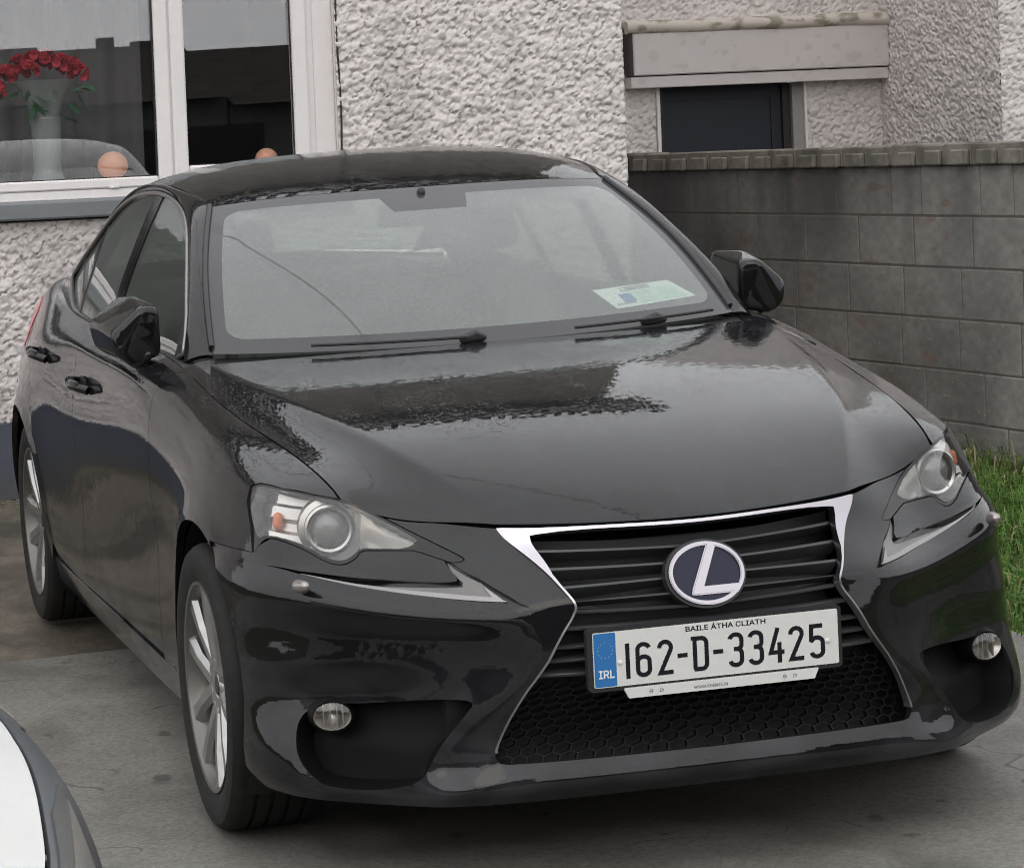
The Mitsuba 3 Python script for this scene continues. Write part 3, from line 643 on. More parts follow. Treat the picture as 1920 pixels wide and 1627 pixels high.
# inner wheel arches
for k, (y0) in enumerate(WHEEL_Y):
    for mir in (True, False):
        a = np.radians(np.linspace(-30, 210, 32)); r = ARCH_R + .004
        xa, xb = .52, .868
        V = np.concatenate([np.stack([a * 0 + x, y0 + r * np.cos(a), .325 + r * np.sin(a)], 1) for x in (xa, xb)]); n = len(a); i = np.arange(n - 1)
        F = np.vstack([np.stack([i, i + 1, i + n], 1), np.stack([i + 1, i + n + 1, i + n], 1)])
        cap = tm(np.vstack([V[:n], [[xa, y0, .325]]]), np.stack([i, i * 0 + n, i + 1], 1))
        m = trimesh.util.concatenate([tm(V, F), cap]); part(CAR, 'wheel_arch_liner', flip_x(m) if mir else m, 'matt_black', 30)
under = [bx(-.52, .52, .16, 4.4, .19, .50), bx(-.80, .80, 1.24, 3.24, .20, .40), bx(-.80, .80, 4.05, 4.5, .25, .5), bx(-.55, .55, .62, 1.28, .50, .66)]  # hidden black boxes; the last, under the bonnet, is added to block light
part(CAR, 'underbody', under, 'matt_black', False)
u_ = [bx(-.68, .68, 1.05, 1.40, .50, .86)]
part(CAR, 'bulkhead', u_, 'matt_black', False)
under_lip = poly2([(0, FASCIA.v[-1] - .001), (FASCIA.u[-1] - .25, FASCIA.v[-1] - .001), (FASCIA.u[-1] - .25, FASCIA.v[-1] + .03), (0, FASCIA.v[-1] + .03)])
# ---- screen, roof, pillars
us = SCREEN.u[-1]; vS = SCREEN.v
full = sbox(-us, vS[0], us, vS[-1])
clear = shapely.affinity.translate(sbox(-us + .040, vS[0] + .056, us - .040, vS[-1] - .050).buffer(-.05).buffer(.05, 8), 0, 0)
visor = unary_union([poly2([(-.14, vS[-1]), (-.10, vS[-1] - .12), (.10, vS[-1] - .12), (.14, vS[-1])]).buffer(.008), ])
clear = clear.difference(visor)
ws = part(CAR, 'windscreen', skin(SCREEN, clear, .03, out=.0, edge=0), 'screen_glass', 60)
band = full.difference(clear)
def shrink(P, n): return P
part(ws, 'black_border', skin(SCREEN, band, .02, out=.0, edge=0), 'frit', 60)
bsdf('frit', two({'type': 'principled', 'base_color': rgb(.045, .045, .048), 'roughness': .10, 'specular': .5}))
part(CAR, 'roof', skin(ROOF, sbox(-ROOF.u[-1], ROOF.v[0] + .004, ROOF.u[-1], ROOF.v[-1]), .03, edge=.01), 'paint', 60)
cowl = [(x, float(np.interp(abs(x), [0, .35, .60, .70], [1.372, 1.408, 1.488, 1.535])), float(np.interp(abs(x), [0, .5, .7], [.972, .975, .975]))) for x in np.linspace(-.70, .70, 31)]
cw = np.array(cowl); a_ = cw + [0, -.028, -.012]; b_ = cw + [0, .03, .004]; n = len(cw); i = np.arange(n - 1)
part(CAR, 'scuttle', tm(np.vstack([a_, b_]), np.vstack([np.stack([i, i + 1, i + n], 1), np.stack([i + 1, i + n + 1, i + n], 1)])), 'matt_black', 40)
A_ = [(.684,1.545,.990),(.657,1.69,1.083),(.62,1.85,1.18),(.588,1.985,1.262),(.553,2.115,1.334),(.572,2.30,1.367),(.585,2.60,1.388),(.582,2.95,1.378),(.565,3.30,1.335),(.54,3.60,1.268),(.53,3.85,1.18),(.545,4.15,1.06)]
A_[1:4] = [tuple(SCREEN(us, vS[0] + (vS[-1] - vS[0]) * t)) for t in (.27, .52, .77)]
B_ = [(1.585,.970),(1.745,1.120),(1.912,1.215),(2.045,1.282),(2.20,1.332),(2.39,1.360),(2.66,1.373),(2.98,1.351),(3.24,1.284),(3.43,1.192),(3.66,1.120),(3.79,1.080)]
A_, B_ = np.array(A_), np.array([(float(glass_x(y, z)) + .008, y, z) for y, z in B_])
nb = np.stack([np.full(12, .72), np.zeros(12), np.full(12, .69)], 1)
rows = [A_, A_ * .8 + B_ * .2 + nb * .007, A_ * .5 + B_ * .5 + nb * .010, A_ * .2 + B_ * .8 + nb * .007, B_]
RAIL = Net(np.array(rows), sign=-1)
rail = sbox(RAIL.u[0], RAIL.v[0] + .002, RAIL.u[-1], RAIL.v[-1])
DLO = [(1.606,.967),(1.682,1.063),(1.781,1.125),(1.918,1.205),(2.047,1.271),(2.155,1.310),(2.267,1.333),(2.394,1.350),(2.563,1.362),(2.734,1.362),(2.932,1.349),(3.042,1.333),(3.142,1.309),(3.232,1.274),(3.324,1.226),(3.416,1.185),(3.548,1.144),(3.657,1.111),(3.760,1.082),(3.762,1.070),(3.695,1.058),(3.496,1.028),(3.363,1.006),(3.247,.995),(2.986,.988),(2.732,.982),(2.4,.975),(2.0,.968)]
dlo = poly2(smooth_closed(DLO, 3))
class Side2:
    def __call__(s, y, z): return np.stack([glass_x(y, z), np.asarray(y, float), np.asarray(z, float)], -1)
    def normal(s, y, z):
        k = .35 + .52 * (np.asarray(z) - .97); n = np.stack([np.ones_like(k), np.zeros_like(k), k], -1); return n / np.linalg.norm(n, axis=-1, keepdims=True)
GL = Side2()
panes = {'front': dlo.intersection(Polygon([(1.3, .9), (2.545, .9), (2.565, 1.5), (1.3, 1.5)])), 'rear': dlo.intersection(Polygon([(2.65, .9), (3.215, .9), (3.30, 1.5), (2.67, 1.5)])), 'light': dlo.intersection(Polygon([(3.245, .9), (4, .9), (4, 1.5), (3.33, 1.5)]))}
for mir in (True, False):
    M_ = flip_x if mir else (lambda m: m); s_ = '' if mir else '_001'
    part(CAR, 'roof_pillar', M_(skin(RAIL, rail, .02, edge=.012)), 'paint', 50)
    fd, rd, rw = (CAR + '__' + k + s_ for k in ('front_door', 'rear_door', 'rear_wing'))
    part(fd, 'window', M_(skin(GL, panes['front'], .04, out=-.004, edge=0)), 'tint_glass', 60)
    part(rd, 'window', M_(skin(GL, panes['rear'], .04, out=-.004, edge=0)), 'tint_glass', 60)
    part(rd, 'window', M_(skin(GL, panes['light'], .04, out=-.004, edge=0)), 'tint_glass', 60)
    frame_ = dlo.difference(unary_union([p.buffer(-.002) for p in panes.values()]))
    part(fd, 'window_frame', M_(skin(GL, frame_, .02, out=.0, edge=.012)), 'gloss_black', 40)
    ringp = np.array(shapely.segmentize(dlo.exterior, .03).coords)[:-1]
    P = GL(ringp[:, 0], ringp[:, 1]) + GL.normal(ringp[:, 0], ringp[:, 1]) * .005
    part(fd, 'window_trim', M_(tube(P, .0062, 8, closed=True)), 'dull_trim', 60)
    tri_ = poly2([(3.37, .985), (3.37, 1.01), (3.70, 1.054), (3.79, 1.075), (3.83, 1.075), (4.15, 1.05), (4.14, 1.0)])
    part(rw, 'pillar_foot', M_(skin(GL, tri_, .03, out=.006, edge=0)), 'paint', 50)
    tr_ = poly2([(1.60, .975), (1.685, 1.07), (1.72, 1.092), (1.72, .975)]).intersection(dlo.buffer(-.006))
    part(fd, 'mirror_triangle', M_(skin(GL, tr_, .03, out=.003, edge=.006)), 'dark_plastic', 40)
    # the wiper-side trim strip between screen and pillar
    Pp = np.array([SCREEN(us, vS[0] + (vS[-1] - vS[0]) * t) for t in np.linspace(.03, 1, 16)]) + [.004, 0, .004]
    part(CAR, 'screen_trim', M_(tube(Pp, .0075, 8)), 'dark_plastic', 60)
# upper belt strip between the door skins and the glass line, front to rear
    ys = np.linspace(1.22, 4.6, 40)
    top = SIDE(np.interp(ys, SIDE_Y, SIDE.u), ys * 0)
    inn = top.copy(); inn[:, 0] -= .05; inn[:, 2] -= .008
    n = len(ys); i = np.arange(n - 1)
    part(CAR, 'belt_moulding', M_(tm(np.vstack([top, inn]), np.vstack([np.stack([i, i + n, i + 1], 1), np.stack([i + 1, i + n, i + n + 1], 1)]))), 'dark_plastic', 40)
    # wing corner between bonnet, door and screen pillar
    c0 = BONNET(BONNET.u[-1], BONNET.v[-1]); cr = BONNET(BONNET.u[9], BONNET.v[-1])
    ys = np.linspace(1.20, 1.50, 10)
    o = SIDE(np.interp(ys, SIDE_Y, SIDE.u), ys * 0)
    inn = np.array([c0 * (1 - t) + np.array([.690, 1.50, .985]) * t for t in np.linspace(0, 1, 10)]) - [0, 0, .001]
    V = np.vstack([o, (o + inn) / 2 + [.0, 0, .004], inn]); n = 10; i = np.arange(n - 1); f = []
    for r in (0, n): f += [np.stack([i + r, i + r + n, i + r + 1], 1), np.stack([i + r + 1, i + r + n, i + r + n + 1], 1)]
    part(CAR, 'wing_corner', M_(tm(V, np.vstack(f))), 'paint', 50)
# rear screen, boot, rear bumper (out of sight from the front)
rear_top = np.array([(0, 3.70, 1.300), (.3, 3.685, 1.292), (.54, 3.60, 1.262)]); rear_bot = np.array([(0, 4.25, 1.075), (.3, 4.23, 1.073), (.55, 4.15, 1.058)])
def strip(rows_, bs, name, sm=50, holder_=CAR):
    half_ = []
    R = np.array(rows_); k, n = R.shape[:2]
    i, j = np.meshgrid(np.arange(k - 1), np.arange(n - 1), indexing='ij')
    q = np.stack([i * n + j, i * n + j + 1, (i + 1) * n + j + 1, (i + 1) * n + j], -1).reshape(-1, 4)
    m = tm(R.reshape(-1, 3), np.vstack([q[:, [0, 1, 2]], q[:, [0, 2, 3]]]))
    return part(holder_, name, [flip_x(m), m], bs, sm)
strip([rear_top, (rear_top + rear_bot) / 2 + [0, .01, .02], rear_bot], 'tint_glass', 'rear_window')
e4 = np.array([(0, 4.25, 1.07), (.3, 4.23, 1.068), (.66, 4.15, 1.04), (.66, 4.15, 1.02)]); e5 = np.array([(0, 4.62, 1.06), (.3, 4.60, 1.055), (.55, 4.56, 1.03), (.57, 4.55, 1.02)])
e6 = np.array([(0, 4.64, .82), (.3, 4.63, .82), (.6, 4.62, .82), (.73, 4.60, .82)]); e7 = np.array([(0, 4.665, .55), (.3, 4.66, .55), (.62, 4.645, .55), (.745, 4.62, .55)]); e8 = np.array([(0, 4.62, .28), (.3, 4.62, .28), (.6, 4.62, .28), (.71, 4.61, .28)])
strip([e4, e5, e6], 'paint', 'boot_lid'); strip([e6, e7, e8], 'paint', 'rear_bumper')
# ---- wipers
def wiper(pts, pivot):
    P = np.array(pts)
    k = part(CAR, 'wiper', tube(P + [0, -.012, .012], [.0045] * len(P), 8), 'dark_plastic', 40)
    part(k, 'arm_cap', blob([pivot, np.array(pivot) + [.05, .004, .002], np.array(pivot) + [.03, .0, .012]], [.012, .010, .010], 14), 'dark_plastic', 40)
def on_screen(x, t, o=.008):
    u = np.interp(abs(x), SCREEN(np.linspace(0, us, 60), np.full(60, vS[0] + t))[:, 0], np.linspace(0, us, 60)) * np.sign(x)
    return SCREEN(u, vS[0] + t) + SCREEN.normal(u, vS[0] + t) * o
wiper([on_screen(x, -.006, .012) for x in np.linspace(-.46, -.08, 14)], on_screen(-.085, .000, .014))
wiper([on_screen(x, -.006, .012) for x in np.linspace(.20, .60, 14)], on_screen(.40, .000, .014))
# ---- door mirrors, folded back
for mir in (True, False):
    M_ = flip_x if mir else (lambda m: m)
    pts = [(.800,1.665,1.098),(.835,1.65,1.10),(.900,1.665,1.045),(.895,1.66,1.00),(.868,1.665,.978),(.800,1.672,.992),
           (.815,1.90,1.112),(.85,1.90,1.110),(.925,1.885,1.060),(.915,1.88,1.01),(.885,1.88,.985),(.815,1.89,.992), (.915,1.76,1.058),(.84,1.76,1.116)]
    dx = 0 if mir else -.034
    sh = soft(blob(pts, .012, 12), .010, 4)
    mk = part(CAR, 'door_mirror', M_(moved(sh, (dx, 0, 0))), 'paint', 60)
    part(mk, 'mirror_glass', M_(moved(soft(blob([(.803, 1.70, 1.068), (.803, 1.86, 1.070), (.803, 1.72, 1.010), (.803, 1.86, 1.012)], .013, 12), .02, 4), (dx, 0, 0))), 'chrome', 60)
    part(mk, 'foot', M_(soft(blob([(.800, 1.62, .965), (.872 + dx, 1.69, .985), (.85 + dx, 1.74, .985), (.815, 1.70, .955), (.83 + dx, 1.64, .94)], .014, 12), .012, 4)), 'gloss_black', 60)
# ---- wheels
def wheel_parts():
    ty = [(.222, -.100), (.243, -.106), (.262, -.112), (.285, -.1135), (.302, -.109), (.312, -.098), (.3172, -.085)]
    for g in (-.055, -.018, .018, .055):
        ty += [(.3182, g - .005), (.3105, g - .004), (.3105, g + .004), (.3182, g + .005)]
    ty += [(.3172, .085), (.312, .098), (.302, .109), (.285, .1135), (.262, .112), (.243, .106), (.229, .099), (.222, .094)]
    tyre = lathe(ty, 96)
    rimp = [(.222, -.10), (.236, -.104), (.236, -.097), (.215, -.085), (.205, -.02), (.205, .06), (.218, .090), (.2235, .098), (.2265, .1045), (.2335, .1065), (.2345, .101), (.226, .094)]
    barrel = lathe(rimp, 96)
    spokes = []
    for k in range(5):
        for sgn in (-1, 1):
            a0 = math.radians(90 + 72 * k + sgn * 13); a1 = math.radians(90 + 72 * k + sgn * 15.5)
            i0 = np.array([.050 * math.cos(a0 + sgn * .25), .050 * math.sin(a0 + sgn * .25)]); o0 = np.array([.222 * math.cos(a1), .222 * math.sin(a1)])
            mid = (i0 * .45 + o0 * .55)
            t = (o0 - i0) / np.linalg.norm(o0 - i0); nrm = np.array([-t[1], t[0]])
            pts = []
            for c, w, zt, zb in ((i0, .023, .082, .050), (mid, .0185, .094, .058), (o0, .027, .098, .066)):
                pts.append([(*(c + nrm * w), zt - .012), (*(c + nrm * w * .55 * 1), zt), (*(c - nrm * w * .55), zt), (*(c - nrm * w), zt - .012), (*(c - nrm * w * .8), zb), (*(c + nrm * w * .8), zb)])
            for a, b in zip(pts[:-1], pts[1:]):
                h = trimesh.convex.convex_hull(np.array(a + b)); spokes.append(tm(h.vertices, h.faces))
    hub = lathe([(1e-4, .078), (.024, .078), (.027, .074), (.030, .078), (.060, .083), (.068, .074), (.070, .03)], 40)
    nuts = [moved(lathe([(1e-4, .074), (.009, .073), (.0105, .066), (.0105, .055)], 6), (.042 * math.cos(a), .042 * math.sin(a), 0)) for a in np.radians(90 + 36 + 72 * np.arange(5))]
    disc = lathe([(.05, .0), (.165, .0), (.165, -.02), (.05, -.02)], 48)
    cal = [bx(.10, .178, -.075, .075, -.04, .022, .01)]
    return tyre, barrel, spokes, hub, nuts, disc, cal
bsdf('rim_dirty', two({'type': 'principled', 'base_color': rgb(.16, .152, .145), 'roughness': .38, 'metallic': .75}))
tyre, barrel, spokes, hub, nuts, disc, cal = wheel_parts()
for sx in (-1, 1):
    for k, y in enumerate(WHEEL_Y):
        R = frame([sx * .782, y, WHEEL_R - .002], [0, -sx, 0], [0, 0, 1], [-sx * 0 + sx * 1.0, 0, 0]) if True else None
        R = R @ rot([0, 0, 1], (12, 47)[k])
        w = CAR + '__' + ('wheel' if not any(q.startswith(CAR + '__wheel') and not q.startswith(CAR + '__wheel_arch') for q in scene) else '')
        w = numbered(CAR + '__wheel')
        put(w, xf(barrel, R), 'rim_dirty', 30)
        for s in range(5):
            part(w, 'spoke', [xf(x, R) for x in spokes[4 * s:4 * s + 4]], 'alloy', 25)
        part(w, 'hub', xf(hub, R), 'alloy', 30)
        part(w, 'hub_cap', xf(lathe([(1e-4, .0805), (.021, .080), (.023, .077)], 30), R), 'dark_plastic', 30)
        for q in nuts: part(w, 'wheel_nut', xf(q, R), 'dark_steel', 20)
        part(w, 'tyre', xf(tyre, R), 'rubber', 30)
        part(w, 'brake_disc', xf(disc, R), 'dark_steel', 20)
        part(w, 'brake_caliper', [xf(x, R @ rot([0, 0, 1], -(12, 47)[k] + (180 if k == 0 else 0))) for x in cal], 'dark_plastic', 20)
# ---- cabin seen through the glass
dash = [bx(-.70, .70, 1.42, 1.78, .80, .955, .03), bx(-.30, -.62, 1.50, 1.74, .94, .985, .01) if False else blob([(-.55, 1.62, .95), (-.25, 1.62, .95), (-.4, 1.7, .975)], .03, 14)]
part(CAR, 'dashboard', dash, 'cabin_dark', 30)
part(CAR, 'steering_wheel', xf(tm(*(lambda q: (q.vertices, q.faces))(trimesh.creation.torus(.18, .016, 40, 10))), frame([-.37, 1.98, .93], [1, 0, 0], [0, .42, .91], [0, -.91, .42])), 'cabin_dark', 40)
for sx in (-1, 1):
    st = part(CAR, 'front_seat', [blob([(sx * .37 - .2, 2.05, .55), (sx * .37 + .2, 2.05, .55), (sx * .37 - .2, 2.5, .50), (sx * .37 + .2, 2.5, .50)], .07, 14), blob([(sx * .37 - .19, 2.52, .55), (sx * .37 + .19, 2.52, .55), (sx * .37 - .15, 2.70, 1.03), (sx * .37 + .15, 2.70, 1.03)], .06, 14)], 'cabin_grey', 40)
    part(st, 'headrest', blob([(sx * .37 - .08, 2.74, 1.17), (sx * .37 + .08, 2.74, 1.17), (sx * .37 - .07, 2.76, 1.24), (sx * .37 + .07, 2.76, 1.24)], .045, 14), 'cabin_grey', 40)
part(CAR, 'rear_seat', [blob([(-.55, 3.0, .52), (.55, 3.0, .52), (-.55, 3.4, .50), (.55, 3.4, .50)], .08, 12), blob([(-.55, 3.45, .6), (.55, 3.45, .6), (-.5, 3.66, .98), (.5, 3.66, .98)], .07, 12)], 'cabin_grey', 40)
part(CAR, 'headliner', skin(ROOF, sbox(-ROOF.u[-1] + .01, ROOF.v[0] + .03, ROOF.u[-1] - .01, ROOF.v[-1]), .06, out=-.03, edge=0), 'cabin_pale', 60)
part(CAR, 'rear_view_mirror', [blob([(-.10, 2.03, 1.262), (.10, 2.03, 1.262), (-.10, 2.03, 1.295), (.10, 2.03, 1.295)], .016, 12), blob([(0, 2.02, 1.30), (0, 2.0, 1.34)], .012, 10)], 'cabin_dark', 40)
part(CAR, 'cabin_floor', [bx(-.74, .74, 1.4, 3.7, .40, .42), bx(-.70, .70, 3.68, 4.2, .90, .98)], 'cabin_dark', False)
for sx in (-1, 1):
    part(CAR, 'sun_visor', xf(bx(-.17, .17, -.08, .08, -.008, .008, .006), frame([sx * .33, 2.16, 1.325], [1, 0, 0], [0, .9, .43], [0, -.43, .9])), 'cabin_pale', 30)
    for z0 in (0,):
        ys = np.linspace(1.6, 3.6, 12); i = np.arange(11)
        lo = np.stack([ys * 0 + sx * .74, ys, ys * 0 + .42], 1); hi = np.stack([ys * 0 + sx * .755, ys, ys * 0 + .965], 1)
        part(CAR, 'door_card', tm(np.vstack([lo, hi]), np.vstack([np.stack([i, i + 1, i + 12], 1), np.stack([i + 1, i + 13, i + 12], 1)])), 'cabin_grey', 30)
# ================================================================ the place
TILT = np.eye(4); _a = .022; TILT[0, 0] = TILT[2, 2] = math.cos(_a); TILT[0, 2], TILT[2, 0] = math.sin(_a), -math.sin(_a)     # the house stands plumb, the drive falls about one degree sideways
def hh(m):
    return xf(trimesh.util.concatenate(m) if isinstance(m, list) else m, TILT)
# ---- materials
def _dash(p, n, uv):
    f = mikit.fbm(p.x * 1.3 + 5, p.y * 1.3, p.z * 1.1, 3); g = mikit.fbm(p.x * 70, p.y * 70, p.z * 70, 2)
    streak = mikit.smoothstep(.55, .8, mikit.fbm(p.x * 7, p.y * 7, p.z * .7, 3))
    c = mikit.mix((.62, .575, .562), (.71, .67, .655), g) * (1 - .20 * mikit.smoothstep(.45, .75, f) - .16 * streak)
    return c
bsdf('dash', two({'type': 'diffuse', 'reflectance': mikit.proc(_dash)}))
def _dash_shaded(p, n, uv):  # dark grey stands for shaded undersides of the lumps; streaks are weathering
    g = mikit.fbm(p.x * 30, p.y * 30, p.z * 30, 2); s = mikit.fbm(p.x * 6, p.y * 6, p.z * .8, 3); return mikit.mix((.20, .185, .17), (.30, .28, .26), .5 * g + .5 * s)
bsdf('dash_shaded', two({'type': 'diffuse', 'reflectance': mikit.proc(_dash_shaded)}))
def _dash_h(p, n, uv):
    a, b, w = mikit.voronoi((p.x + p.y) * 42, p.z * 42); return .008 * dr.maximum(0, 1 - a * a * 1.3) * (.4 + .6 * w)
bsdf('dash_far', two({'type': 'bumpmap', 'arbitrary': mikit.proc(_dash_h, 2e-3), 'scale': 1.0, 'nested': {'type': 'diffuse', 'reflectance': mikit.proc(_dash)}}))
def _plinth(p, n, uv):
    f = mikit.fbm(p.x * 4, p.y * 4, p.z * 5, 4); low = mikit.smoothstep(.16, .0, p.z) * mikit.fbm(p.x * 9, p.y * 9, p.z * 4, 3)
    return mikit.mix(mikit.mix((.050, .060, .082), (.075, .084, .105), f), (.085, .075, .055), low)
bsdf('plinth', two({'type': 'principled', 'base_color': mikit.proc(_plinth), 'roughness': .55, 'specular': .35}))
def _pvc(p, n, uv):
    f = mikit.fbm(p.x * 6, p.y * 6, p.z * 2, 3); return mikit.mix((.70, .66, .655), (.76, .73, .72), f)
bsdf('pvc', two({'type': 'principled', 'base_color': mikit.proc(_pvc), 'roughness': .35, 'specular': .4}))
def _sill(p, n, uv):
    f = mikit.fbm(p.x * 5, p.y * 5, p.z * 9, 4); return mikit.mix((.13, .145, .155), (.19, .20, .21), f)
bsdf('sill_paint', two({'type': 'principled', 'base_color': mikit.proc(_sill), 'roughness': .6}))
bsdf('gasket', two({'type': 'principled', 'base_color': rgb(.02, .016, .015), 'roughness': .6}))
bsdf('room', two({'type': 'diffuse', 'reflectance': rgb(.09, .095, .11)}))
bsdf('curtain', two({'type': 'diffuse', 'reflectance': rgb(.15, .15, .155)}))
def _block(p, n, uv):
    f = mikit.fbm(p.x * 3 + 9, p.y * 3, p.z * 3, 4); s = mikit.noise(p.x * 90, p.y * 90, p.z * 90); g = mikit.fbm(p.x * 30, p.y * 30, p.z * 30, 3)
    wet = mikit.smoothstep(.25, .75, mikit.fbm(p.y * 5.5 + p.x * 3, p.x, p.z * .8, 3)) * mikit.smoothstep(.35, 1.15, p.z + .35 * mikit.fbm(p.y * 3, p.x * 3, 0, 2))
    left = mikit.smoothstep(7.0, 9.3, p.y)
    c = mikit.mix((.165, .159, .150), (.240, .230, .217), f) * (.72 + .5 * g)
    c = c * (.72 + .56 * mikit.smoothstep(.3, .7, mikit.fbm(p.y * 1.8 + 4, p.x * 1.8, p.z * 1.1, 4)))
    c = mikit.mix(c, (.36, .33, .31), mikit.smoothstep(.86, .95, s) * .6 * (1 - left))
    c = mikit.mix(c, (.21, .12, .10), .5 * mikit.smoothstep(.70, .80, mikit.fbm(p.y * 9, p.x * 9, p.z * 14, 2)))
    return mikit.mix(c, mi.Color3f(.080, .080, .086), dr.clip(wet * .6 + left * .36, 0, .8))
def _block_h(p, n, uv):
    return .0025 * mikit.fbm(p.x * 45, p.y * 45, p.z * 45, 3) + .0012 * mikit.noise(p.x * 160, p.y * 160, p.z * 160)
bsdf('block', two({'type': 'bumpmap', 'arbitrary': mikit.proc(_block_h, 1.5e-3), 'scale': 1.0, 'nested': {'type': 'diffuse', 'reflectance': mikit.proc(_block)}}))
def _coping(p, n, uv):
    f = mikit.fbm(p.x * 6, p.y * 6, p.z * 6, 4); g = mikit.fbm(p.x * 40, p.y * 40, p.z * 40, 3)
    c = mikit.mix((.175, .160, .140), (.26, .24, .213), f) * (.8 + .4 * g)
    return mikit.mix(c, mi.Color3f(.065, .065, .055), .6 * mikit.smoothstep(.5, .75, mikit.fbm(p.y * 8, p.x * 8, p.z * 3, 3)))
bsdf('coping', two({'type': 'bumpmap', 'arbitrary': mikit.proc(_block_h, 1.5e-3), 'scale': 1.0, 'nested': {'type': 'diffuse', 'reflectance': mikit.proc(_coping)}}))
bsdf('mortar', two({'type': 'diffuse', 'reflectance': rgb(.12, .113, .104)}))
def _canopy(p, n, uv):
    f = mikit.fbm(p.x * 5, p.y * 5, p.z * 5, 4); m = mikit.smoothstep(.58, .75, mikit.fbm(p.x * 16, p.y * 16, p.z * 16, 3))
    return mikit.mix(mikit.mix((.56, .52, .515), (.63, .59, .58), f), (.30, .27, .24), m * .22)
bsdf('canopy_paint', two({'type': 'diffuse', 'reflectance': mikit.proc(_canopy)}))
def _flash(p, n, uv):
    m = mikit.smoothstep(.5, .7, mikit.fbm(p.x * 14, p.y * 14, p.z * 20, 3)); return mikit.mix((.55, .50, .45), (.28, .25, .20), m)
bsdf('flashing', two({'type': 'diffuse', 'reflectance': mikit.proc(_flash)}))
bsdf('door_dark', two({'type': 'principled', 'base_color': rgb(.022, .025, .036), 'roughness': .5, 'specular': .3}))
bsdf('reveal_grey', two({'type': 'diffuse', 'reflectance': rgb(.30, .29, .28)}))
def _conc(p, n, uv):
    big = mikit.fbm(p.x * .9 + 2, p.y * .9, 0, 4); mid = mikit.fbm(p.x * 6, p.y * 6, 1, 4); fine = mikit.noise(p.x * 120, p.y * 120, 0); grit = mikit.noise(p.x * 330, p.y * 330, 0)
    c = mikit.mix((.112, .106, .096), (.166, .158, .144), mikit.smoothstep(.3, .72, .6 * big + .4 * mid)) * (.72 + .34 * fine + .22 * grit)
    stain = mikit.smoothstep(.60, .74, mikit.fbm(p.x * 2.6 + 7, p.y * 1.6, 4, 3)); spot = mikit.smoothstep(.80, .90, mikit.fbm(p.x * 11, p.y * 11, 6, 2))
    ca = dr.abs(mikit.fbm(p.x * 1.7 + 11, p.y * 1.7, 9, 4) - .5); c = mikit.mix(c, (.05, .046, .04), .65 * mikit.smoothstep(.006, .001, ca) * mikit.smoothstep(.45, .6, mid))
    return mikit.mix(mikit.mix(c, (.070, .065, .056), .6 * stain), (.036, .033, .030), .6 * spot)
def _conc_old(p, n, uv):
    big = mikit.fbm(p.x * 1.5 + 2, p.y * 1.1, 0, 4); mid = mikit.fbm(p.x * 8, p.y * 5, 1, 4); fine = mikit.noise(p.x * 110, p.y * 110, 0)
    c = mikit.mix((.062, .053, .041), (.130, .112, .090), mikit.smoothstep(.3, .7, .5 * big + .5 * mid)) * (.8 + .35 * fine)
    return mikit.mix(c, (.026, .027, .020), .75 * mikit.smoothstep(.56, .74, mikit.fbm(p.x * 3.5, p.y * 2.4, 5, 4)))
def _conc_h(p, n, uv):
    return .0016 * mikit.fbm(p.x * 40, p.y * 40, 0, 3) + .0006 * mikit.noise(p.x * 220, p.y * 220, 0)
bsdf('concrete', two({'type': 'bumpmap', 'arbitrary': mikit.proc(_conc_h, 1.5e-3), 'scale': 1.0, 'nested': {'type': 'principled', 'base_color': mikit.proc(_conc), 'roughness': .62, 'specular': .3}}))
bsdf('old_concrete', two({'type': 'bumpmap', 'arbitrary': mikit.proc(_conc_h, 1.5e-3), 'scale': 1.8, 'nested': {'type': 'principled', 'base_color': mikit.proc(_conc_old), 'roughness': .6, 'specular': .3}}))
def _soil(p, n, uv):
    f = mikit.fbm(p.x * 12, p.y * 12, 0, 4); return mikit.mix((.04, .045, .02), (.09, .085, .045), f)
bsdf('soil', two({'type': 'diffuse', 'reflectance': mikit.proc(_soil)}))
def _road(p, n, uv):
    f = mikit.fbm(p.x * 2, p.y * 2, 0, 4); return mi.Color3f(.075, .074, .072) * (.8 + .4 * f)
bsdf('tarmac', two({'type': 'diffuse', 'reflectance': mikit.proc(_road)}))
# ---- ground
def ground_z(x, y):
    s = np.clip((np.asarray(x, float) - 1.35) / 2.6, 0, 1); return -.19 * s * s * (3 - 2 * s) + 0 * np.asarray(y)
def sheet(xs, ys, dz=0.):
    X, Y = np.meshgrid(xs, ys); Z = ground_z(X, Y) + dz; n, m = X.shape
    i, j = np.meshgrid(np.arange(n - 1), np.arange(m - 1), indexing='ij')
    q = np.stack([i * m + j, i * m + j + 1, (i + 1) * m + j + 1, (i + 1) * m + j], -1).reshape(-1, 4)
    return tm(np.stack([X, Y, Z], -1).reshape(-1, 3), np.vstack([q[:, [0, 1, 2]], q[:, [0, 2, 3]]]))
def structure(name, label, cat, mesh, bs, sm=30):
    k = thing(name, label, cat, kind='structure'); put(k, mesh, bs, sm); return k
structure('ground', 'dark earth ground around the drive and under the grass', 'ground', sheet(np.r_[-150, -60, -20, np.linspace(-6, 7, 40), 20, 60, 150], np.r_[-150, -60, -20, np.linspace(-8, 12, 20), 40, 150], -.03), 'soil')
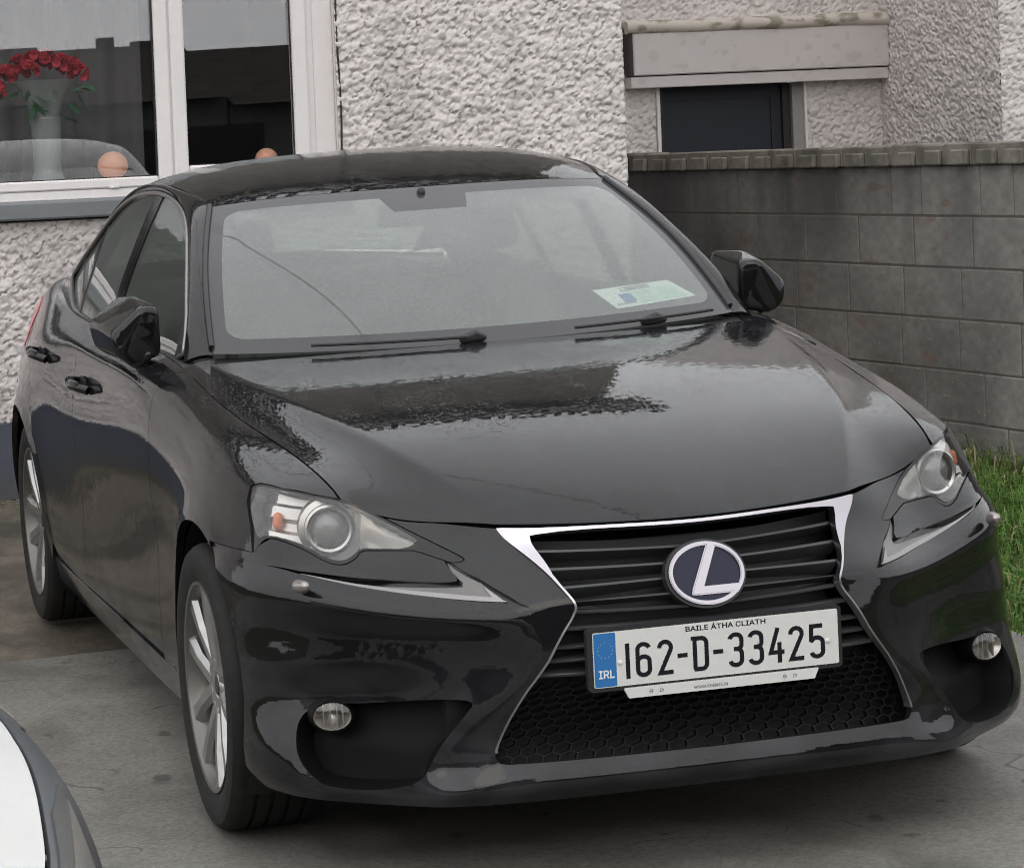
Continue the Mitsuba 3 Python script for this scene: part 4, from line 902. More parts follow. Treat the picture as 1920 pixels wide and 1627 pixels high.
def slab(edge, y_lo, y_hi, x0, x1, thick, rag, seed):
    """A poured slab whose far or near border is ragged."""
    n = 90; xs = np.linspace(x0, x1, n)
    r = (meshkit.fbm(np.stack([xs * 6, xs * 0 + seed, xs * 0], 1), 4, seed) - .5) * rag
    lo = y_lo + (r if edge == 'lo' else 0) * np.ones(n); hi = y_hi + (r if edge == 'hi' else 0) * np.ones(n)
    P = Polygon(np.r_[np.stack([xs, lo], 1), np.stack([xs, hi], 1)[::-1]])
    m = extrude(P, thick); m.apply_translation([0, 0, -thick]); return m
structure('concrete_drive', 'pale grey newer concrete slab under the front of the black car', 'drive', slab('hi', -7.5, 3.012, -5.5, 1.62, .05, .05, 3), 'concrete', False)
m = slab('lo', 3.03, 6.62, -5.5, 1.70, .05, .05, 5); m.apply_translation([0, 0, -.012])
structure('old_concrete_slab', 'brown weathered older concrete slab beside the house wall', 'drive', m, 'old_concrete', False)
structure('road', 'grey tarmac road behind the viewer', 'road', tm([(-60, -20, -.02), (60, -20, -.02), (60, -7.6, -.02), (-60, -7.6, -.02)], [(0, 1, 2), (0, 2, 3)]), 'tarmac', False)
# ---- the house
HOUSE = thing('house', 'pebbledashed house with a white plastic window and dark blue-grey plinth behind the black car', 'house')
HY, HX = 6.6, 2.185
def pebbles(x0, x1, z0, z1, pitch, amp, step, seed, holes=()):
    """A dashed wall face: lumps of render standing out of a wavy base, as (u, out, z) with out > 0 towards the viewer."""
    xs, zs = np.arange(x0, x1 + step / 2, step), np.arange(z0, z1 + step / 2, step)
    X, Z = np.meshgrid(xs, zs); g = np.random.default_rng(seed)
    cx, cz = np.meshgrid(np.arange(x0 - .1, x1 + .1, pitch), np.arange(z0 - .1, z1 + .1, pitch))
    C = np.stack([cx.ravel(), cz.ravel()], 1) + g.uniform(-.48, .48, (cx.size, 2)) * pitch
    A, Rr, Tt = g.uniform(.35, 1.0, len(C)), g.uniform(.55, 1.05, len(C)) * pitch, g.uniform(-1, 1, (len(C), 2)) * .5
    el, th = g.uniform(.55, 1.0, len(C)), g.uniform(0, np.pi, len(C))
    Q = np.stack([X.ravel(), Z.ravel()], 1); d, k = cKDTree(C).query(Q, k=5)
    D = Q[:, None] - C[k]; c, s = np.cos(th[k]), np.sin(th[k])
    a = D[..., 0] * c + D[..., 1] * s; b = (-D[..., 0] * s + D[..., 1] * c) / el[k]
    r = np.sqrt(a * a + b * b) / Rr[k]
    r = r * (1 + .35 * (meshkit.noise(np.stack([np.repeat(Q[:, 0] * 120, 5), np.repeat(Q[:, 1] * 120, 5), k.ravel() * 1.7], 1), seed).reshape(r.shape) - .5))
    H = np.where(r < 1, A[k] * (.72 + .28 * (1 - r * r)) + (Tt[k] * D / pitch).sum(-1) * .9, 0)
    H = np.maximum(H.max(1), 0) * amp + (meshkit.fbm(np.stack([Q[:, 0] * 9, Q[:, 1] * 9, Q[:, 0] * 0], 1), 3, seed) - .5) * amp * 1.2
    H += (meshkit.noise(np.stack([Q[:, 0] * 190, Q[:, 1] * 190, Q[:, 0] * 0], 1), seed) - .5) * amp * .25
    n, m = X.shape; i, j = np.meshgrid(np.arange(n - 1), np.arange(m - 1), indexing='ij')
    q = np.stack([i * m + j, i * m + j + 1, (i + 1) * m + j + 1, (i + 1) * m + j], -1).reshape(-1, 4)
    if len(holes):
        cc = Q[q].mean(1); keep = np.ones(len(q), bool)
        for hx0, hx1, hz0, hz1 in holes: keep &= ~((cc[:, 0] > hx0) & (cc[:, 0] < hx1) & (cc[:, 1] > hz0) & (cc[:, 1] < hz1))
        q = q[keep]
    return Q, H, np.vstack([q[:, [0, 1, 2]], q[:, [0, 2, 3]]])
WX0, WX1, WZ0, WZ1 = -2.4, .88, 1.139, 2.75
Q, H, F = pebbles(-1.15, HX, .30, 2.30, .0215, .019, .0054, 11, [(WX0, WX1, WZ0, 3)])
V = np.stack([Q[:, 0], HY - H, Q[:, 1]], 1)
edge = Q[:, 0] > HX - .006; V[edge, 1] += .02
wall = part(HOUSE, 'wall', hh(tm(V, F)), 'dash', True)
Q2, H2, F2 = pebbles(-4.6, -1.15, .30, 1.139, .0235, .019, .0085, 12)
part(HOUSE, 'wall', hh(tm(np.stack([Q2[:, 0], HY - H2, Q2[:, 1]], 1), F2)), 'dash', True)
plain = [bx(-7, -4.601, HY + .002, HY + .25, .30, 4.15), bx(-4.6, WX0 - .001, HY + .012, HY + .25, .30, 1.138), bx(-4.6, WX0 - .001, HY + .002, HY + .25, 1.14, 4.15), bx(WX0, WX1, HY + .002, HY + .25, WZ1, 4.15), bx(WX1 + .001, HX, HY + .002, HY + .25, 2.298, 4.15),
         bx(WX0, -1.148, HY + .013, HY + .25, .30, WZ0 - .001), bx(-1.147, HX - .004, HY + .012, HY + .25, .30, WZ0 - .001), bx(WX1 + .001, HX - .004, HY + .012, HY + .25, WZ0, 2.297), bx(HX - .25, HX - .003, HY + .251, 14, 0, 4.15)]
part(HOUSE, 'wall', hh(plain), 'dash_far', False, label='upper and outer walls of the house')
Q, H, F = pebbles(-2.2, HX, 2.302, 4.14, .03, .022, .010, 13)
part(HOUSE, 'wall', hh(tm(np.stack([Q[:, 0], HY - .003 - H, Q[:, 1]], 1), F)), 'dash_shaded', True, label='streaked grey upper wall of the house, underside shade put into its colour')
part(HOUSE, 'plinth', hh([bx(-7, HX + .012, HY - .014, HY + .2, -.4, .299, .006)]), 'plinth', False)
# soffit, gutter and roof
part(HOUSE, 'eaves', hh([bx(-7, HX + .30, HY - .32, HY + .3, 4.15, 4.33)]), 'pvc', False)
gut = tube([(-7, HY - .37, 4.30), (HX + .3, HY - .37, 4.30)], .06, 12); part(HOUSE, 'gutter', hh(gut), 'plinth', 40)
rv = [(-7, HY - .38, 4.36), (HX + .34, HY - .38, 4.36), (HX - 2.4, HY + 4.4, 6.15), (-7, HY + 4.4, 6.15), (HX + .34, 14, 4.36), (-7, 14, 4.36)]
part(HOUSE, 'roof', hh(tm(rv, [(0, 1, 2), (0, 2, 3), (1, 4, 2), (3, 2, 4), (3, 4, 5)])), 'roof_tile', False)
def _tile(p, n, uv):
    r = mikit.fbm(p.x * 4, p.y * 4, p.z * 4, 3); row = dr.abs(dr.sin(p.y * 12)); return mi.Color3f(.075, .068, .064) * (.6 + .5 * r) * (.7 + .3 * row)
bsdf('roof_tile', two({'type': 'diffuse', 'reflectance': mikit.proc(_tile)}))
# window: outer frame, mullion, sashes, panes
wy = HY + .035
win = part(HOUSE, 'window', hh([bx(WX0, -2.30, wy, wy + .07, 1.222, WZ1), bx(.792, WX1, wy - .008, wy + .07, 1.222, WZ1, .004), bx(WX0, .79, wy - .012, wy + .07, 1.222, 1.262, .004), bx(WX0, .79, wy, wy + .07, WZ1 - .06, WZ1)]), 'pvc', 20)
part(win, 'reveal', hh([bx(WX1 + .0005, WX1 + .03, HY - .004, wy + .07, 1.139, WZ1)]), 'dash', False)
part(win, 'left_sash', hh([bx(-2.298, .094, wy - .020, wy + .06, 1.264, 1.306, .006), bx(.098, .158, wy - .020, wy + .06, 1.264, 2.69, .006), bx(-2.298, -2.24, wy - .02, wy + .06, 1.31, 2.69, .006), bx(-2.298, .094, wy - .02, wy + .06, 2.64, 2.69, .006)]), 'pvc', 20)
part(win, 'right_sash', hh([bx(.166, .226, wy - .028, wy + .06, 1.264, 2.69, .007), bx(.228, .696, wy - .028, wy + .06, 1.264, 1.343, .007), bx(.700, .762, wy - .028, wy + .06, 1.264, 2.69, .007), bx(.228, .696, wy - .028, wy + .06, 2.60, 2.69, .007)]), 'pvc', 20)
part(win, 'mullion', hh([bx(.1585, .1655, wy - .006, wy + .06, 1.264, 2.69), bx(.7625, .7915, wy - .004, wy + .06, 1.264, 2.69, .002)]), 'pvc', 20)
gk = []
for x0, x1, z0, z1 in ((-2.24, .097, 1.306, 2.64), (.226, .700, 1.343, 2.60)):
    gk += [bx(x0, x1, wy + .004, wy + .012, z0 - .001, z0 + .004), bx(x1 - .007, x1 + .001, wy + .004, wy + .012, z0 + .004, z1), bx(x0 - .001, x0 + .004, wy + .004, wy + .012, z0 + .004, z1)]
part(win, 'gasket', hh(gk), 'gasket', False)
for x0, x1, z0, z1 in ((-2.24, .097, 1.306, 2.64), (.226, .700, 1.343, 2.60)):
    for yy in (.010, .022, .034):
        part(win, 'pane', hh(tm([(x0, wy + yy, z0), (x1, wy + yy, z0), (x1, wy + yy, z1), (x0, wy + yy, z1)], [(0, 1, 2), (0, 2, 3)])), 'clear_pane', False)
part(win, 'latch', hh([bx(-.118, -.078, wy - .026, wy - .012, 1.262, 1.272, .002), bx(-.102, -.078, wy - .03, wy - .0255, 1.266, 1.278, .001)]), 'pvc', 20)
part(win, 'sill', hh([bx(WX0, WX1 + .035, HY - .075, HY + .05, 1.148, 1.2215, .008)]), 'sill_paint', 20)
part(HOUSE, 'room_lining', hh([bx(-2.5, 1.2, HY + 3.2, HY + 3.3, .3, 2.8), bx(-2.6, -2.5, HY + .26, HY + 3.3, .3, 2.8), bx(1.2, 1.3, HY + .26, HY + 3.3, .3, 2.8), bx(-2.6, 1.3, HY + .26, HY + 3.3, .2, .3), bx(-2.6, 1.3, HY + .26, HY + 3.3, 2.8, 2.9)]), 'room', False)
part(HOUSE, 'window_board', hh([bx(-2.4, .88, wy + .072, wy + .34, 1.265, 1.295, .004)]), 'pvc', 20)
cable_pts = [(WX1 + .012 + .004 * math.sin(z * 9), HY - .018, z) for z in np.linspace(4.1, 1.20, 30)]
part(HOUSE, 'wall_cable', hh(tube(cable_pts, .0045, 6)), 'gasket', 40)
# on the window board: vase, flowers, ball
wb = 1.2955
vz = thing('vase', 'pale frosted glass trumpet vase holding red flowers behind the left window pane', 'vase')
prof = [(1e-4, wb), (.070, wb), (.072, wb + .012), (.060, wb + .05), (.062, wb + .16), (.066, wb + .265), (.069, wb + .272), (.064, wb + .285), (.080, wb + .34), (.110, wb + .40), (.150, wb + .44), (.146, wb + .44), (.105, wb + .405), (.07, wb + .34)]
put(vz, hh(moved(lathe(prof, 40), (-.345, HY + .27, 0))), 'vase_glass', 40)
bsdf('vase_glass', two({'type': 'principled', 'base_color': rgb(.22, .25, .245), 'roughness': .3, 'specular': .5}))
bsdf('petal', two({'type': 'principled', 'base_color': rgb(.40, .025, .045), 'roughness': .7}))
bsdf('leaf', two({'type': 'principled', 'base_color': rgb(.05, .13, .07), 'roughness': .6}))
bsdf('peach', two({'type': 'principled', 'base_color': rgb(.80, .42, .29), 'roughness': .6}))
def flower(c, r, g):
    ms = []
    for k in range(22):
        a, b = g.uniform(0, 2 * np.pi), g.uniform(-.3, 1.3); d = np.array([math.cos(a) * math.cos(b), math.sin(a) * math.cos(b), math.sin(b)])
        u = np.cross(d, [.3, .2, .9]); u /= np.linalg.norm(u); w = np.cross(d, u); o = np.array(c) + d * r * .35
        t = np.linspace(0, 2 * np.pi, 8)[:-1]; ringv = [o + d * r * .55 + (u * math.cos(q) + w * math.sin(q)) * r * .42 for q in t]
        ms.append(tm([o, *ringv], [(0, i + 1, (i + 1) % 7 + 1) for i in range(7)]))
    return trimesh.util.concatenate(ms)
g = np.random.default_rng(5)
bq = thing('flower_bouquet', 'bunch of red flowers with green leaves standing in the frosted vase', 'flowers')
for c in ((-.56, HY + .24, 1.70), (-.63, HY + .22, 1.655), (-.45, HY + .25, 1.80), (-.39, HY + .24, 1.815), (-.335, HY + .25, 1.82), (-.28, HY + .24, 1.80), (-.23, HY + .25, 1.785), (-.20, HY + .24, 1.755), (-.42, HY + .2, 1.775), (-.51, HY + .25, 1.76)):
    part(bq, 'flower', hh(flower(c, .052, g)), 'petal', 30)
for k in range(26):
    c = np.array([g.uniform(-.58, -.16), HY + g.uniform(.14, .30), g.uniform(1.56, 1.72)]); d = g.normal(size=3); d /= np.linalg.norm(d); u = np.cross(d, [0, 0, 1.0]); u /= np.linalg.norm(u)
    part(bq, 'leaf', hh(tm([c - d * .06, c + u * .022, c + d * .06, c - u * .022], [(0, 1, 2), (0, 2, 3)])), 'leaf', False)
bl = thing('ball', 'pale peach ball on the window board behind the left window pane', 'ball')
put(bl, hh(moved(lathe([(.066 * math.sin(t) + 1e-4, .060 * -math.cos(t)) for t in np.linspace(0, np.pi, 24)], 32), (-.075, HY + .18, wb + .060))), 'peach', 60)
b2 = thing('ball', 'peach ball half hidden by the car roof behind the right window pane', 'ball')
put(b2, hh(moved(lathe([(.050 * math.sin(t) + 1e-4, .050 * -math.cos(t)) for t in np.linspace(0, np.pi, 24)], 32), (.60, HY + .17, wb + .056))), 'peach', 60)
cu = thing('curtain', 'plain grey curtain hanging behind the vase inside the left window pane', 'curtain')
cx_ = np.linspace(-1.6, .14, 60); cyv = HY + .62 + .02 * np.sin(cx_ * 42)
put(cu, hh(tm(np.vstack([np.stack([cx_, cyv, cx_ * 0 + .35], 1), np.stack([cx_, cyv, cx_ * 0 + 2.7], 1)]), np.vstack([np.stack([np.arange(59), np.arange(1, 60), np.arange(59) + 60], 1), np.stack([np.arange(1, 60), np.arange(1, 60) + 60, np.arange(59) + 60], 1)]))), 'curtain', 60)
# ---- the side building beyond the block wall
SB = thing('side_building', 'pebbledashed outbuilding with a boxed canopy over a dark doorway behind the block wall', 'outbuilding')
SY = 10.2
Q, H, F = pebbles(3.05, 5.03, 1.05, 2.45, .021, .016, .0066, 23, [(3.64, 4.545, 0, 1.62)])
part(SB, 'wall', hh(tm(np.stack([Q[:, 0], SY - H, Q[:, 1]], 1), F)), 'dash', True)
Q, H, F = pebbles(8.686, SY, 1.05, 2.45, .021, .016, .0066, 29)
part(SB, 'wall', hh(tm(np.stack([5.03 - H, Q[:, 0], Q[:, 1]], 1), F[:, ::-1])), 'dash', True)
Q, H, F = pebbles(5.018, 5.75, 1.05, 2.45, .021, .016, .0066, 31)
part(SB, 'wall', hh(tm(np.stack([Q[:, 0], 8.7 - H, Q[:, 1]], 1), F)), 'dash', True)
up = Polygon([(2.4, 2.44), (5.03, 2.44), (5.03, 4.4), (4.6, 4.4), (3.75, 4.1), (3.4, 3.35), (3.0, 2.9), (2.4, 2.6)])
um = extrude(up, .2); um = xf(um, frame([0, SY + .003, 0], [1, 0, 0], [0, 0, 1], [0, 1, 0]))
part(SB, 'wall', hh([um, bx(2.3, 3.64, SY + .015, SY + .2, -.4, 2.44), bx(4.545, 5.03, SY + .015, SY + .2, -.4, 2.44), bx(3.64, 4.545, SY + .015, SY + .2, 1.62, 2.44), bx(5.045, 9, 8.715, 8.9, -.4, 4.4), bx(5.045, 5.2, 8.9, SY, -.4, 4.4)]), 'dash_far', False, label='upper and hidden walls of the outbuilding')
cp = part(SB, 'canopy', hh([bx(3.475, 5.026, SY - .13, SY - .012, 1.664, 1.905, .006)]), 'canopy_paint', 20)
part(cp, 'flashing', hh([tube([(x, SY - .115 + .004 * math.sin(x * 7), 1.937 + .003 * math.sin(x * 11)) for x in np.linspace(3.44, 5.03, 24)], .038, 14), bx(3.45, 5.025, SY - .115, SY - .01, 1.935, 1.968)]), 'flashing', 50)
part(cp, 'lower_board', hh([bx(3.46, 5.02, SY - .118, SY - .012, 1.592, 1.657, .004)]), 'canopy_paint', 20)
part(cp, 'end_board', hh([bx(3.452, 3.474, SY - .125, SY - .012, 1.665, 1.90)]), 'gasket', False)
dw = part(SB, 'door', hh([bx(3.675, 4.47, SY + .06, SY + .10, -.3, 1.592)]), 'door_dark', False)
part(dw, 'frame', hh([bx(3.66, 3.686, SY + .0, SY + .099, -.3, 1.59), bx(4.425, 4.470, SY + .03, SY + .099, -.3, 1.59)]), 'gasket', False)
part(dw, 'panel_rail', hh([bx(3.70, 4.40, SY + .048, SY + .0595, 1.515, 1.53), bx(4.36, 4.374, SY + .048, SY + .0595, -.2, 1.512)]), 'door_dark', False)
part(dw, 'reveal', hh([bx(4.471, 4.535, SY - .004, SY + .11, -.3, 1.59)]), 'reveal_grey', False)
part(dw, 'trim', hh([bx(4.536, 4.549, SY - .03, SY + .0, -.3, 1.59), bx(3.640, 3.659, SY - .03, SY + .0, -.3, 1.59)]), 'pvc', False)
# ---- block wall
BW = thing('block_wall', 'grey concrete block boundary wall with stepped coping beside the black car', 'wall')
wa = .188; wdir = np.array([-math.sin(wa), math.cos(wa), 0]); wn = np.array([-math.cos(wa), -math.sin(wa), 0]); wo = np.array([4.298, 4.0, 0])
def wallbox(s0, s1, z0, z1, d0, d1, jit=0, g=None):
    m = bx(s0, s1, d0, d1, z0, z1, .006)
    v = np.asarray(m.vertices)
    if g is not None: v = v + g.normal(0, jit, v.shape)
    p = wo + v[:, :1] * wdir + v[:, 1:2] * wn; p[:, 2] = v[:, 2] + .0164 * (9.54 - p[:, 1]) * np.clip(v[:, 2] / 1.2, 0, 1)
    return tm(p, m.faces)
g = np.random.default_rng(17); S0, S1 = -.4, 6.2
put(BW, hh(wallbox(-5.5, S1, -.55, 1.1425, -.215, .0012)), 'mortar', False)
for i in range(7):
    zt = 1.143 - .2265 * i; s = S0 - g.uniform(0, .44)
    while s < S1:
        L = .44 if i or g.random() < .6 else .235
        d = g.uniform(-.0005, .0025)
        part(BW, 'block', hh(wallbox(s + .0018, min(s + L - .0018, S1), zt - .2242, zt - .0015, -.1, .004 + d, .0004, g)), 'block', False); s += L
part(BW, 'plain_blockwork', hh([wallbox(-5.5, S0 - .45, -.5, 1.14, -.1, .003)]), 'block', False, label='near length of the block wall')
s = S0; k = 0
while s < S1:
    part(BW, 'coping_block', hh(wallbox(s, s + .198, 1.1415, 1.236 + g.uniform(-.004, .004), -.23, .030, .001, g)), 'coping', False)
    part(BW, 'coping_notch', hh(wallbox(s + .138, s + .197, 1.150, 1.205, .031, .016 + .034, 0)), 'coping', False) if False else None
    part(BW, 'coping_tooth', hh(wallbox(s + .004, s + .128 + g.uniform(-.01, .012), 1.1425, 1.206 + g.uniform(-.004, .004), .0305, .056 + g.uniform(-.004, .006), .001, g)), 'coping', False)
    s += .20
# ---- grass strip between the drive and the wall
g = np.random.default_rng(3)
N = 46000
bxx, byy = g.uniform(1.35, 4.25, N), g.uniform(.3, 6.9, N)
den = meshkit.fbm(np.stack([bxx * 2, byy * 2, bxx * 0], 1), 3, 4)
ok = (g.random(N) < np.clip((bxx - 1.45) / .3, 0, 1)) & (bxx < 4.298 - .19 * (byy - 4) - .02) & (den + g.uniform(-.2, .2, N) > .33)
bxx, byy, den = bxx[ok], byy[ok], den[ok]; n = len(bxx)
hgt = g.uniform(.018, .050, n) * (.7 + den); near = bxx > 4.298 - .19 * (byy - 4) - .35; hgt[near] *= g.uniform(1, 3.0, near.sum())
az, ben, w = g.uniform(0, 2 * np.pi, n), g.uniform(.4, 1.6, n), g.uniform(.002, .004, n)
base = np.stack([bxx, byy, ground_z(bxx, byy) - .035], 1)
dirv = np.stack([np.cos(az), np.sin(az), az * 0], 1); sd = np.stack([-np.sin(az), np.cos(az), az * 0], 1)
P0a, P0b = base - sd * w[:, None], base + sd * w[:, None]
midp = base + dirv * (hgt * ben * .35)[:, None] + np.array([0, 0, 1]) * (hgt * .75 + .02)[:, None]
tip = base + dirv * (hgt * ben)[:, None] + np.array([0, 0, 1]) * (hgt * (1.15 - .35 * ben) + .02)[:, None]
V = np.stack([P0a, P0b, midp + sd * w[:, None] * .8, midp - sd * w[:, None] * .8, tip], 1).reshape(-1, 3)
k = np.arange(n)[:, None] * 5
F = np.vstack([k + [0, 1, 2], k + [0, 2, 3], k + [3, 2, 4]])
dry = (g.random(n) < np.where(near, .32, .05))
col = np.where(dry[:, None], np.array([.30, .26, .14]), np.array([.062, .15, .030]) * g.uniform(.6, 1.35, (n, 1)) + np.array([.03, .0, 0]) * g.random((n, 1)))
k_ = thing('grass', 'unmown green grass with dry stalks along the foot of the block wall', 'grass', kind='stuff')
put(k_, tm(V, F), 'grass_blade', False, color=np.repeat(col, 5, 0))
bsdf('grass_blade', two({'type': 'principled', 'base_color': {'type': 'mesh_attribute', 'name': 'vertex_color'}, 'roughness': .6, 'specular': .2}))
# litter and weeds on the old slab
for (x, y, sx, sy, lab) in ((-.46, 5.55, .07, .03, 'small grey stone on the old slab beside the rear wheel'), (-1.02, 5.9, .05, .025, 'flat pale chip of stone on the old slab near the house wall')):
    st = thing('stone', lab, 'stone'); put(st, blob([(x - sx, y, .0), (x + sx, y + .03, .0), (x, y - sy, .008), (x + sx * .4, y + sy, .012)], .012, 10), 'coping', 30)
g = np.random.default_rng(9); lv = thing('leaf_litter', 'scattered dead leaves and dirt along the foot of the house plinth', 'leaves', kind='stuff'); ms = []
for _ in range(420):
    c = np.array([g.uniform(-2.5, 1.0), 6.55 - abs(g.normal(0, .16)), -.008 + g.uniform(0, .012)]); a = g.uniform(0, 6.3); r = g.uniform(.006, .022)
    d, u = np.array([math.cos(a), math.sin(a), g.uniform(-.4, .4)]) * r, np.array([-math.sin(a), math.cos(a), g.uniform(-.4, .4)]) * r * .5
    ms.append(tm([c - d, c + u, c + d, c - u], [(0, 1, 2), (0, 2, 3)]))
put(lv, ms, 'dead_leaf', False)
bsdf('dead_leaf', two({'type': 'diffuse', 'reflectance': rgb(.10, .08, .045)}))
# ---- card in the windscreen
ts = .07
def on_glass(x, t):
    return on_screen(x, t, -.012)
CD = thing('dealer_card', 'white and pale green card lettered LINDERS behind the lower corner of the windscreen', 'card')
c0, c1, c2 = on_glass(.362, .088), on_glass(.617, .100), on_glass(.352, .150)
ex = (c1 - c0) / np.linalg.norm(c1 - c0); ez = np.cross(ex, c2 - c0); ez /= np.linalg.norm(ez); ez *= np.sign(ez[2]); ey = np.cross(ez, ex)
CM = frame(c0, ex, ey, ez)
def card(poly, z0, z1): 
    m = extrude(poly, z1 - z0); m.apply_translation([0, 0, z0]); return xf(m, CM)
put(CD, card(Polygon([(0, 0), (.262, 0), (.225, .078), (-.02, .085)]), -.0015, 0), 'card_white', False)
bsdf('card_white', two({'type': 'diffuse', 'reflectance': rgb(.88, .92, .88)}))
bsdf('card_green', two({'type': 'diffuse', 'reflectance': rgb(.62, .80, .66)}))
bsdf('card_pink', two({'type': 'diffuse', 'reflectance': rgb(.75, .60, .60)}))
part(CD, 'green_panel', card(Polygon([(.088, .006), (.150, .006), (.142, .056), (.086, .056)]), .0003, .0006), 'card_green', False)
part(CD, 'green_panel', card(Polygon([(.160, .006), (.236, .006), (.214, .060), (.156, .056)]), .0003, .0006), 'card_green', False)
part(CD, 'blue_square', card(Polygon([(.040, .018), (.080, .018), (.078, .052), (.040, .052)]), .0003, .0006), 'plate_blue', False)
tx = text('LINDERS', .016, .0004, True); part(CD, 'title', xf(moved(tx, (.058, .061, .0003)), CM), 'black_ink', False)
ln = [card(sbox(.10, y, .10 + w, y + .0022), .0007, .0009) for y, w in ((.048, .03), (.040, .028), (.022, .024), (.014, .036))]; part(CD, 'print_line', ln, 'card_pink', False)
ln = [card(sbox(.012 + .011 * i, .010, .018 + .011 * i, .018), .0003, .0006) for i in range(6)]; part(CD, 'print_mark', ln, 'grey_ink', False)
# ---- the white car whose nose shows at the lower left
WC = thing('white_car', 'white car nose with dark grey lamp edge at the lower left corner of the picture', 'car')
WY = -1.42
sm = np.array([0, .26, .54, .76, .90, .97])
def nose(x, z, back):
    k = np.array([0, .008, .034, .072, .15, .30]) * back
    return [(x - .026 - b, WY - s, z - d) for s, b, d in zip(sm, k, np.array([0, .002, .006, .012, .02, .03]))]
rows = [nose(-2.75, .985, .2), nose(-2.3, .93, .4), nose(-1.9, .855, .7), nose(-1.66, .785, 1), nose(-1.562, .742, 1.0)]
def wc_strip(rows_, bs, name, holder_=WC, sm_=50, flip=(0, 1)):
    R = np.array(rows_, float)
    nt = Net(R); m = skin(nt, sbox(nt.u[0], nt.v[0], nt.u[-1], nt.v[-1]), .03, edge=.01)
    m2 = tm(np.asarray(m.vertices) * [1, -1, 1] + [0, 2 * WY, 0], np.asarray(m.faces)[:, ::-1])
    return part(holder_, name, [m, m2], bs, sm_)
bsdf('white_paint', two({'type': 'principled', 'base_color': rgb(.60, .60, .59), 'roughness': .2, 'specular': .5, 'clearcoat': .6}))
bsdf('grey_trim', two({'type': 'principled', 'base_color': rgb(.065, .072, .08), 'roughness': .25, 'specular': .6}))
wc_strip(rows, 'white_paint', 'bonnet')
nt_ = Net(np.array(rows, float)); gp = np.linspace(nt_.u[0], nt_.u[-1] * .9, 14)
gap_ = tube(nt_(gp, gp * 0 + nt_.v[3] + .02) + [0, 0, .001], .004, 6)
part(WC, 'bonnet_gap', gap_, 'gasket', 40)
r2 = [nose(-1.556, .739, 1.0), nose(-1.530, .722, 1.0), nose(-1.495, .675, 1.0), nose(-1.474, .60, .98), nose(-1.47, .50, .98)]
wc_strip(r2, 'grey_trim', 'front_trim')
r3 = [nose(-1.482, .495, .98), nose(-1.478, .42, .97), nose(-1.49, .30, .98), nose(-1.50, .20, 1.0)]
wc_strip(r3, 'white_paint', 'front_bumper')
wing = [[(-1.95, WY - .86, .83), (-2.3, WY - .88, .90), (-2.75, WY - .885, .955)], [(-1.86, WY - .92, .60), (-2.3, WY - .95, .62), (-2.75, WY - .95, .66)], [(-1.86, WY - .91, .34), (-2.3, WY - .94, .30), (-2.75, WY - .93, .24)]]
wc_strip(wing, 'white_paint', 'wing')
TRIM = Net(np.array(r2, float))
lamp = poly2([(.20, TRIM.v[1] * 1.3), (.40, TRIM.v[1] * .55), (.72, TRIM.v[1] * .55), (.80, TRIM.v[2] * .95), (.70, TRIM.v[3] * .80), (.34, TRIM.v[2] * .98)]).buffer(.006)
glint = poly2([(.27, TRIM.v[1] * 1.35), (.66, TRIM.v[1] * .95), (.66, TRIM.v[2] * .98)])
lamp_mesh, glint_mesh = skin(TRIM, lamp, .012, out=.003, edge=.006), skin(TRIM, glint, .012, out=.0055, edge=.004)
for s in (0, 1):
    M_ = (lambda m: m) if s == 0 else (lambda m: tm(np.asarray(m.vertices) * [1, -1, 1] + [0, 2 * WY, 0], np.asarray(m.faces)[:, ::-1]))
    hl = part(WC, 'headlight', M_(lamp_mesh), 'lamp_dark', 40)
    part(hl, 'bright_reflector', M_(glint_mesh), 'lamp_silver', 30)
part(WC, 'underside', bx(-2.7, -1.65, WY - .80, WY + .80, .18, .60), 'matt_black', False)
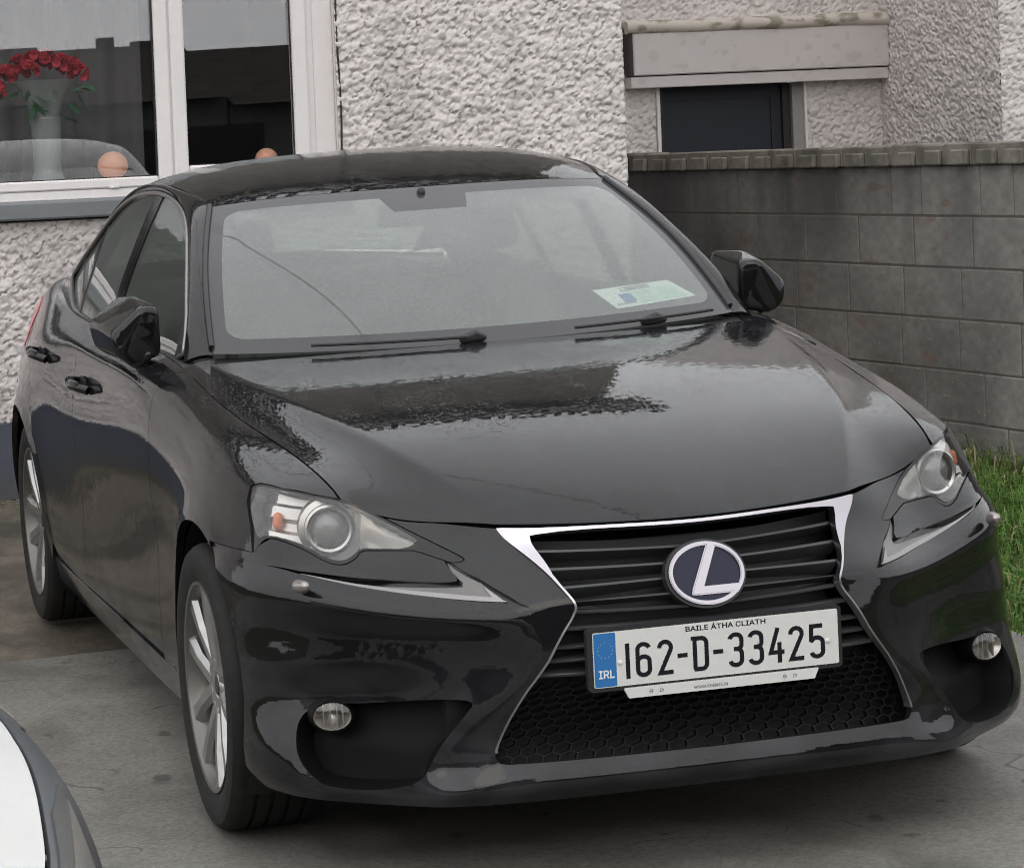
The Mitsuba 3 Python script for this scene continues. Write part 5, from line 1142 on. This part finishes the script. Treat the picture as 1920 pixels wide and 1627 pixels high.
# ---- overhead wire
ow = thing('overhead_wire', 'black overhead service wire running from the house to the street', 'wire')
tt = np.linspace(0, 1, 30)
put(ow, tube([(-1.25 + 8.0 * t, 6.25 - 22.9 * t, 4.42 + 1.6 * t - .5 * math.sin(math.pi * t)) for t in tt], .011, 6), 'matt_black', 40)
# ---- houses across the street (low ones show in the window panes; tall ones heightened to darken paint reflections)
def _street(p, n, uv):
    f = mikit.fbm(p.x, p.y, p.z, 3); return mi.Color3f(.11, .11, .112) * (.7 + .5 * f)
bsdf('street_render', two({'type': 'diffuse', 'reflectance': mikit.proc(_street)}))
for i, (x0, x1, zt, lab) in enumerate(((-40, -22, 7.6, 'leftmost grey terraced house across the street, made tall to darken paint reflections'), (-21.9, -9, 7.8, 'second grey terraced house across the street, made tall to darken paint reflections'), (-8.9, 1.5, 7.7, 'grey terraced house across the street nearest the low ones, made tall to darken paint reflections'), (1.55, 5.33, 2.66, 'low grey terraced house across the street, left of the chimneys'), (5.36, 8.02, 2.58, 'narrow low terraced house with a chimney stack across the street'), (8.05, 17, 2.43, 'lowest terraced house across the street, right of the chimneys'), (17.1, 40, 7.6, 'grey terraced house at the right end across the street, made tall to darken paint reflections'))):
    ths = thing('terraced_house', lab, 'house', group=None)
    ev = zt - 1.0 if zt < 3 else zt - 2.4
    part(ths, 'wall', [bx(x0, x1, -38, -30.0, -1.5, ev + .1)], 'street_render', False)
    part(ths, 'roof', tm([(x0, -29.6, ev), (x1, -29.6, ev), (x1, -34, zt + .04), (x0, -34, zt + .04), (x0, -38.4, ev), (x1, -38.4, ev)], [(0, 1, 2), (0, 2, 3), (3, 2, 5), (3, 5, 4)]), 'roof_tile', False)
    for q in (.2, .7): part(ths, 'window', bx(x0 + (x1 - x0) * q, x0 + (x1 - x0) * q + 1.4, -29.98, -29.95, -.1, 1.1), 'gloss_black', False)
    if i == 4:
        for a, b, z in ((6.49, 6.77, 2.80), (7.13, 7.6, 2.70)): part(ths, 'chimney', bx(a, b, -34.3, -33.9, 2.3, z), 'street_render', False)
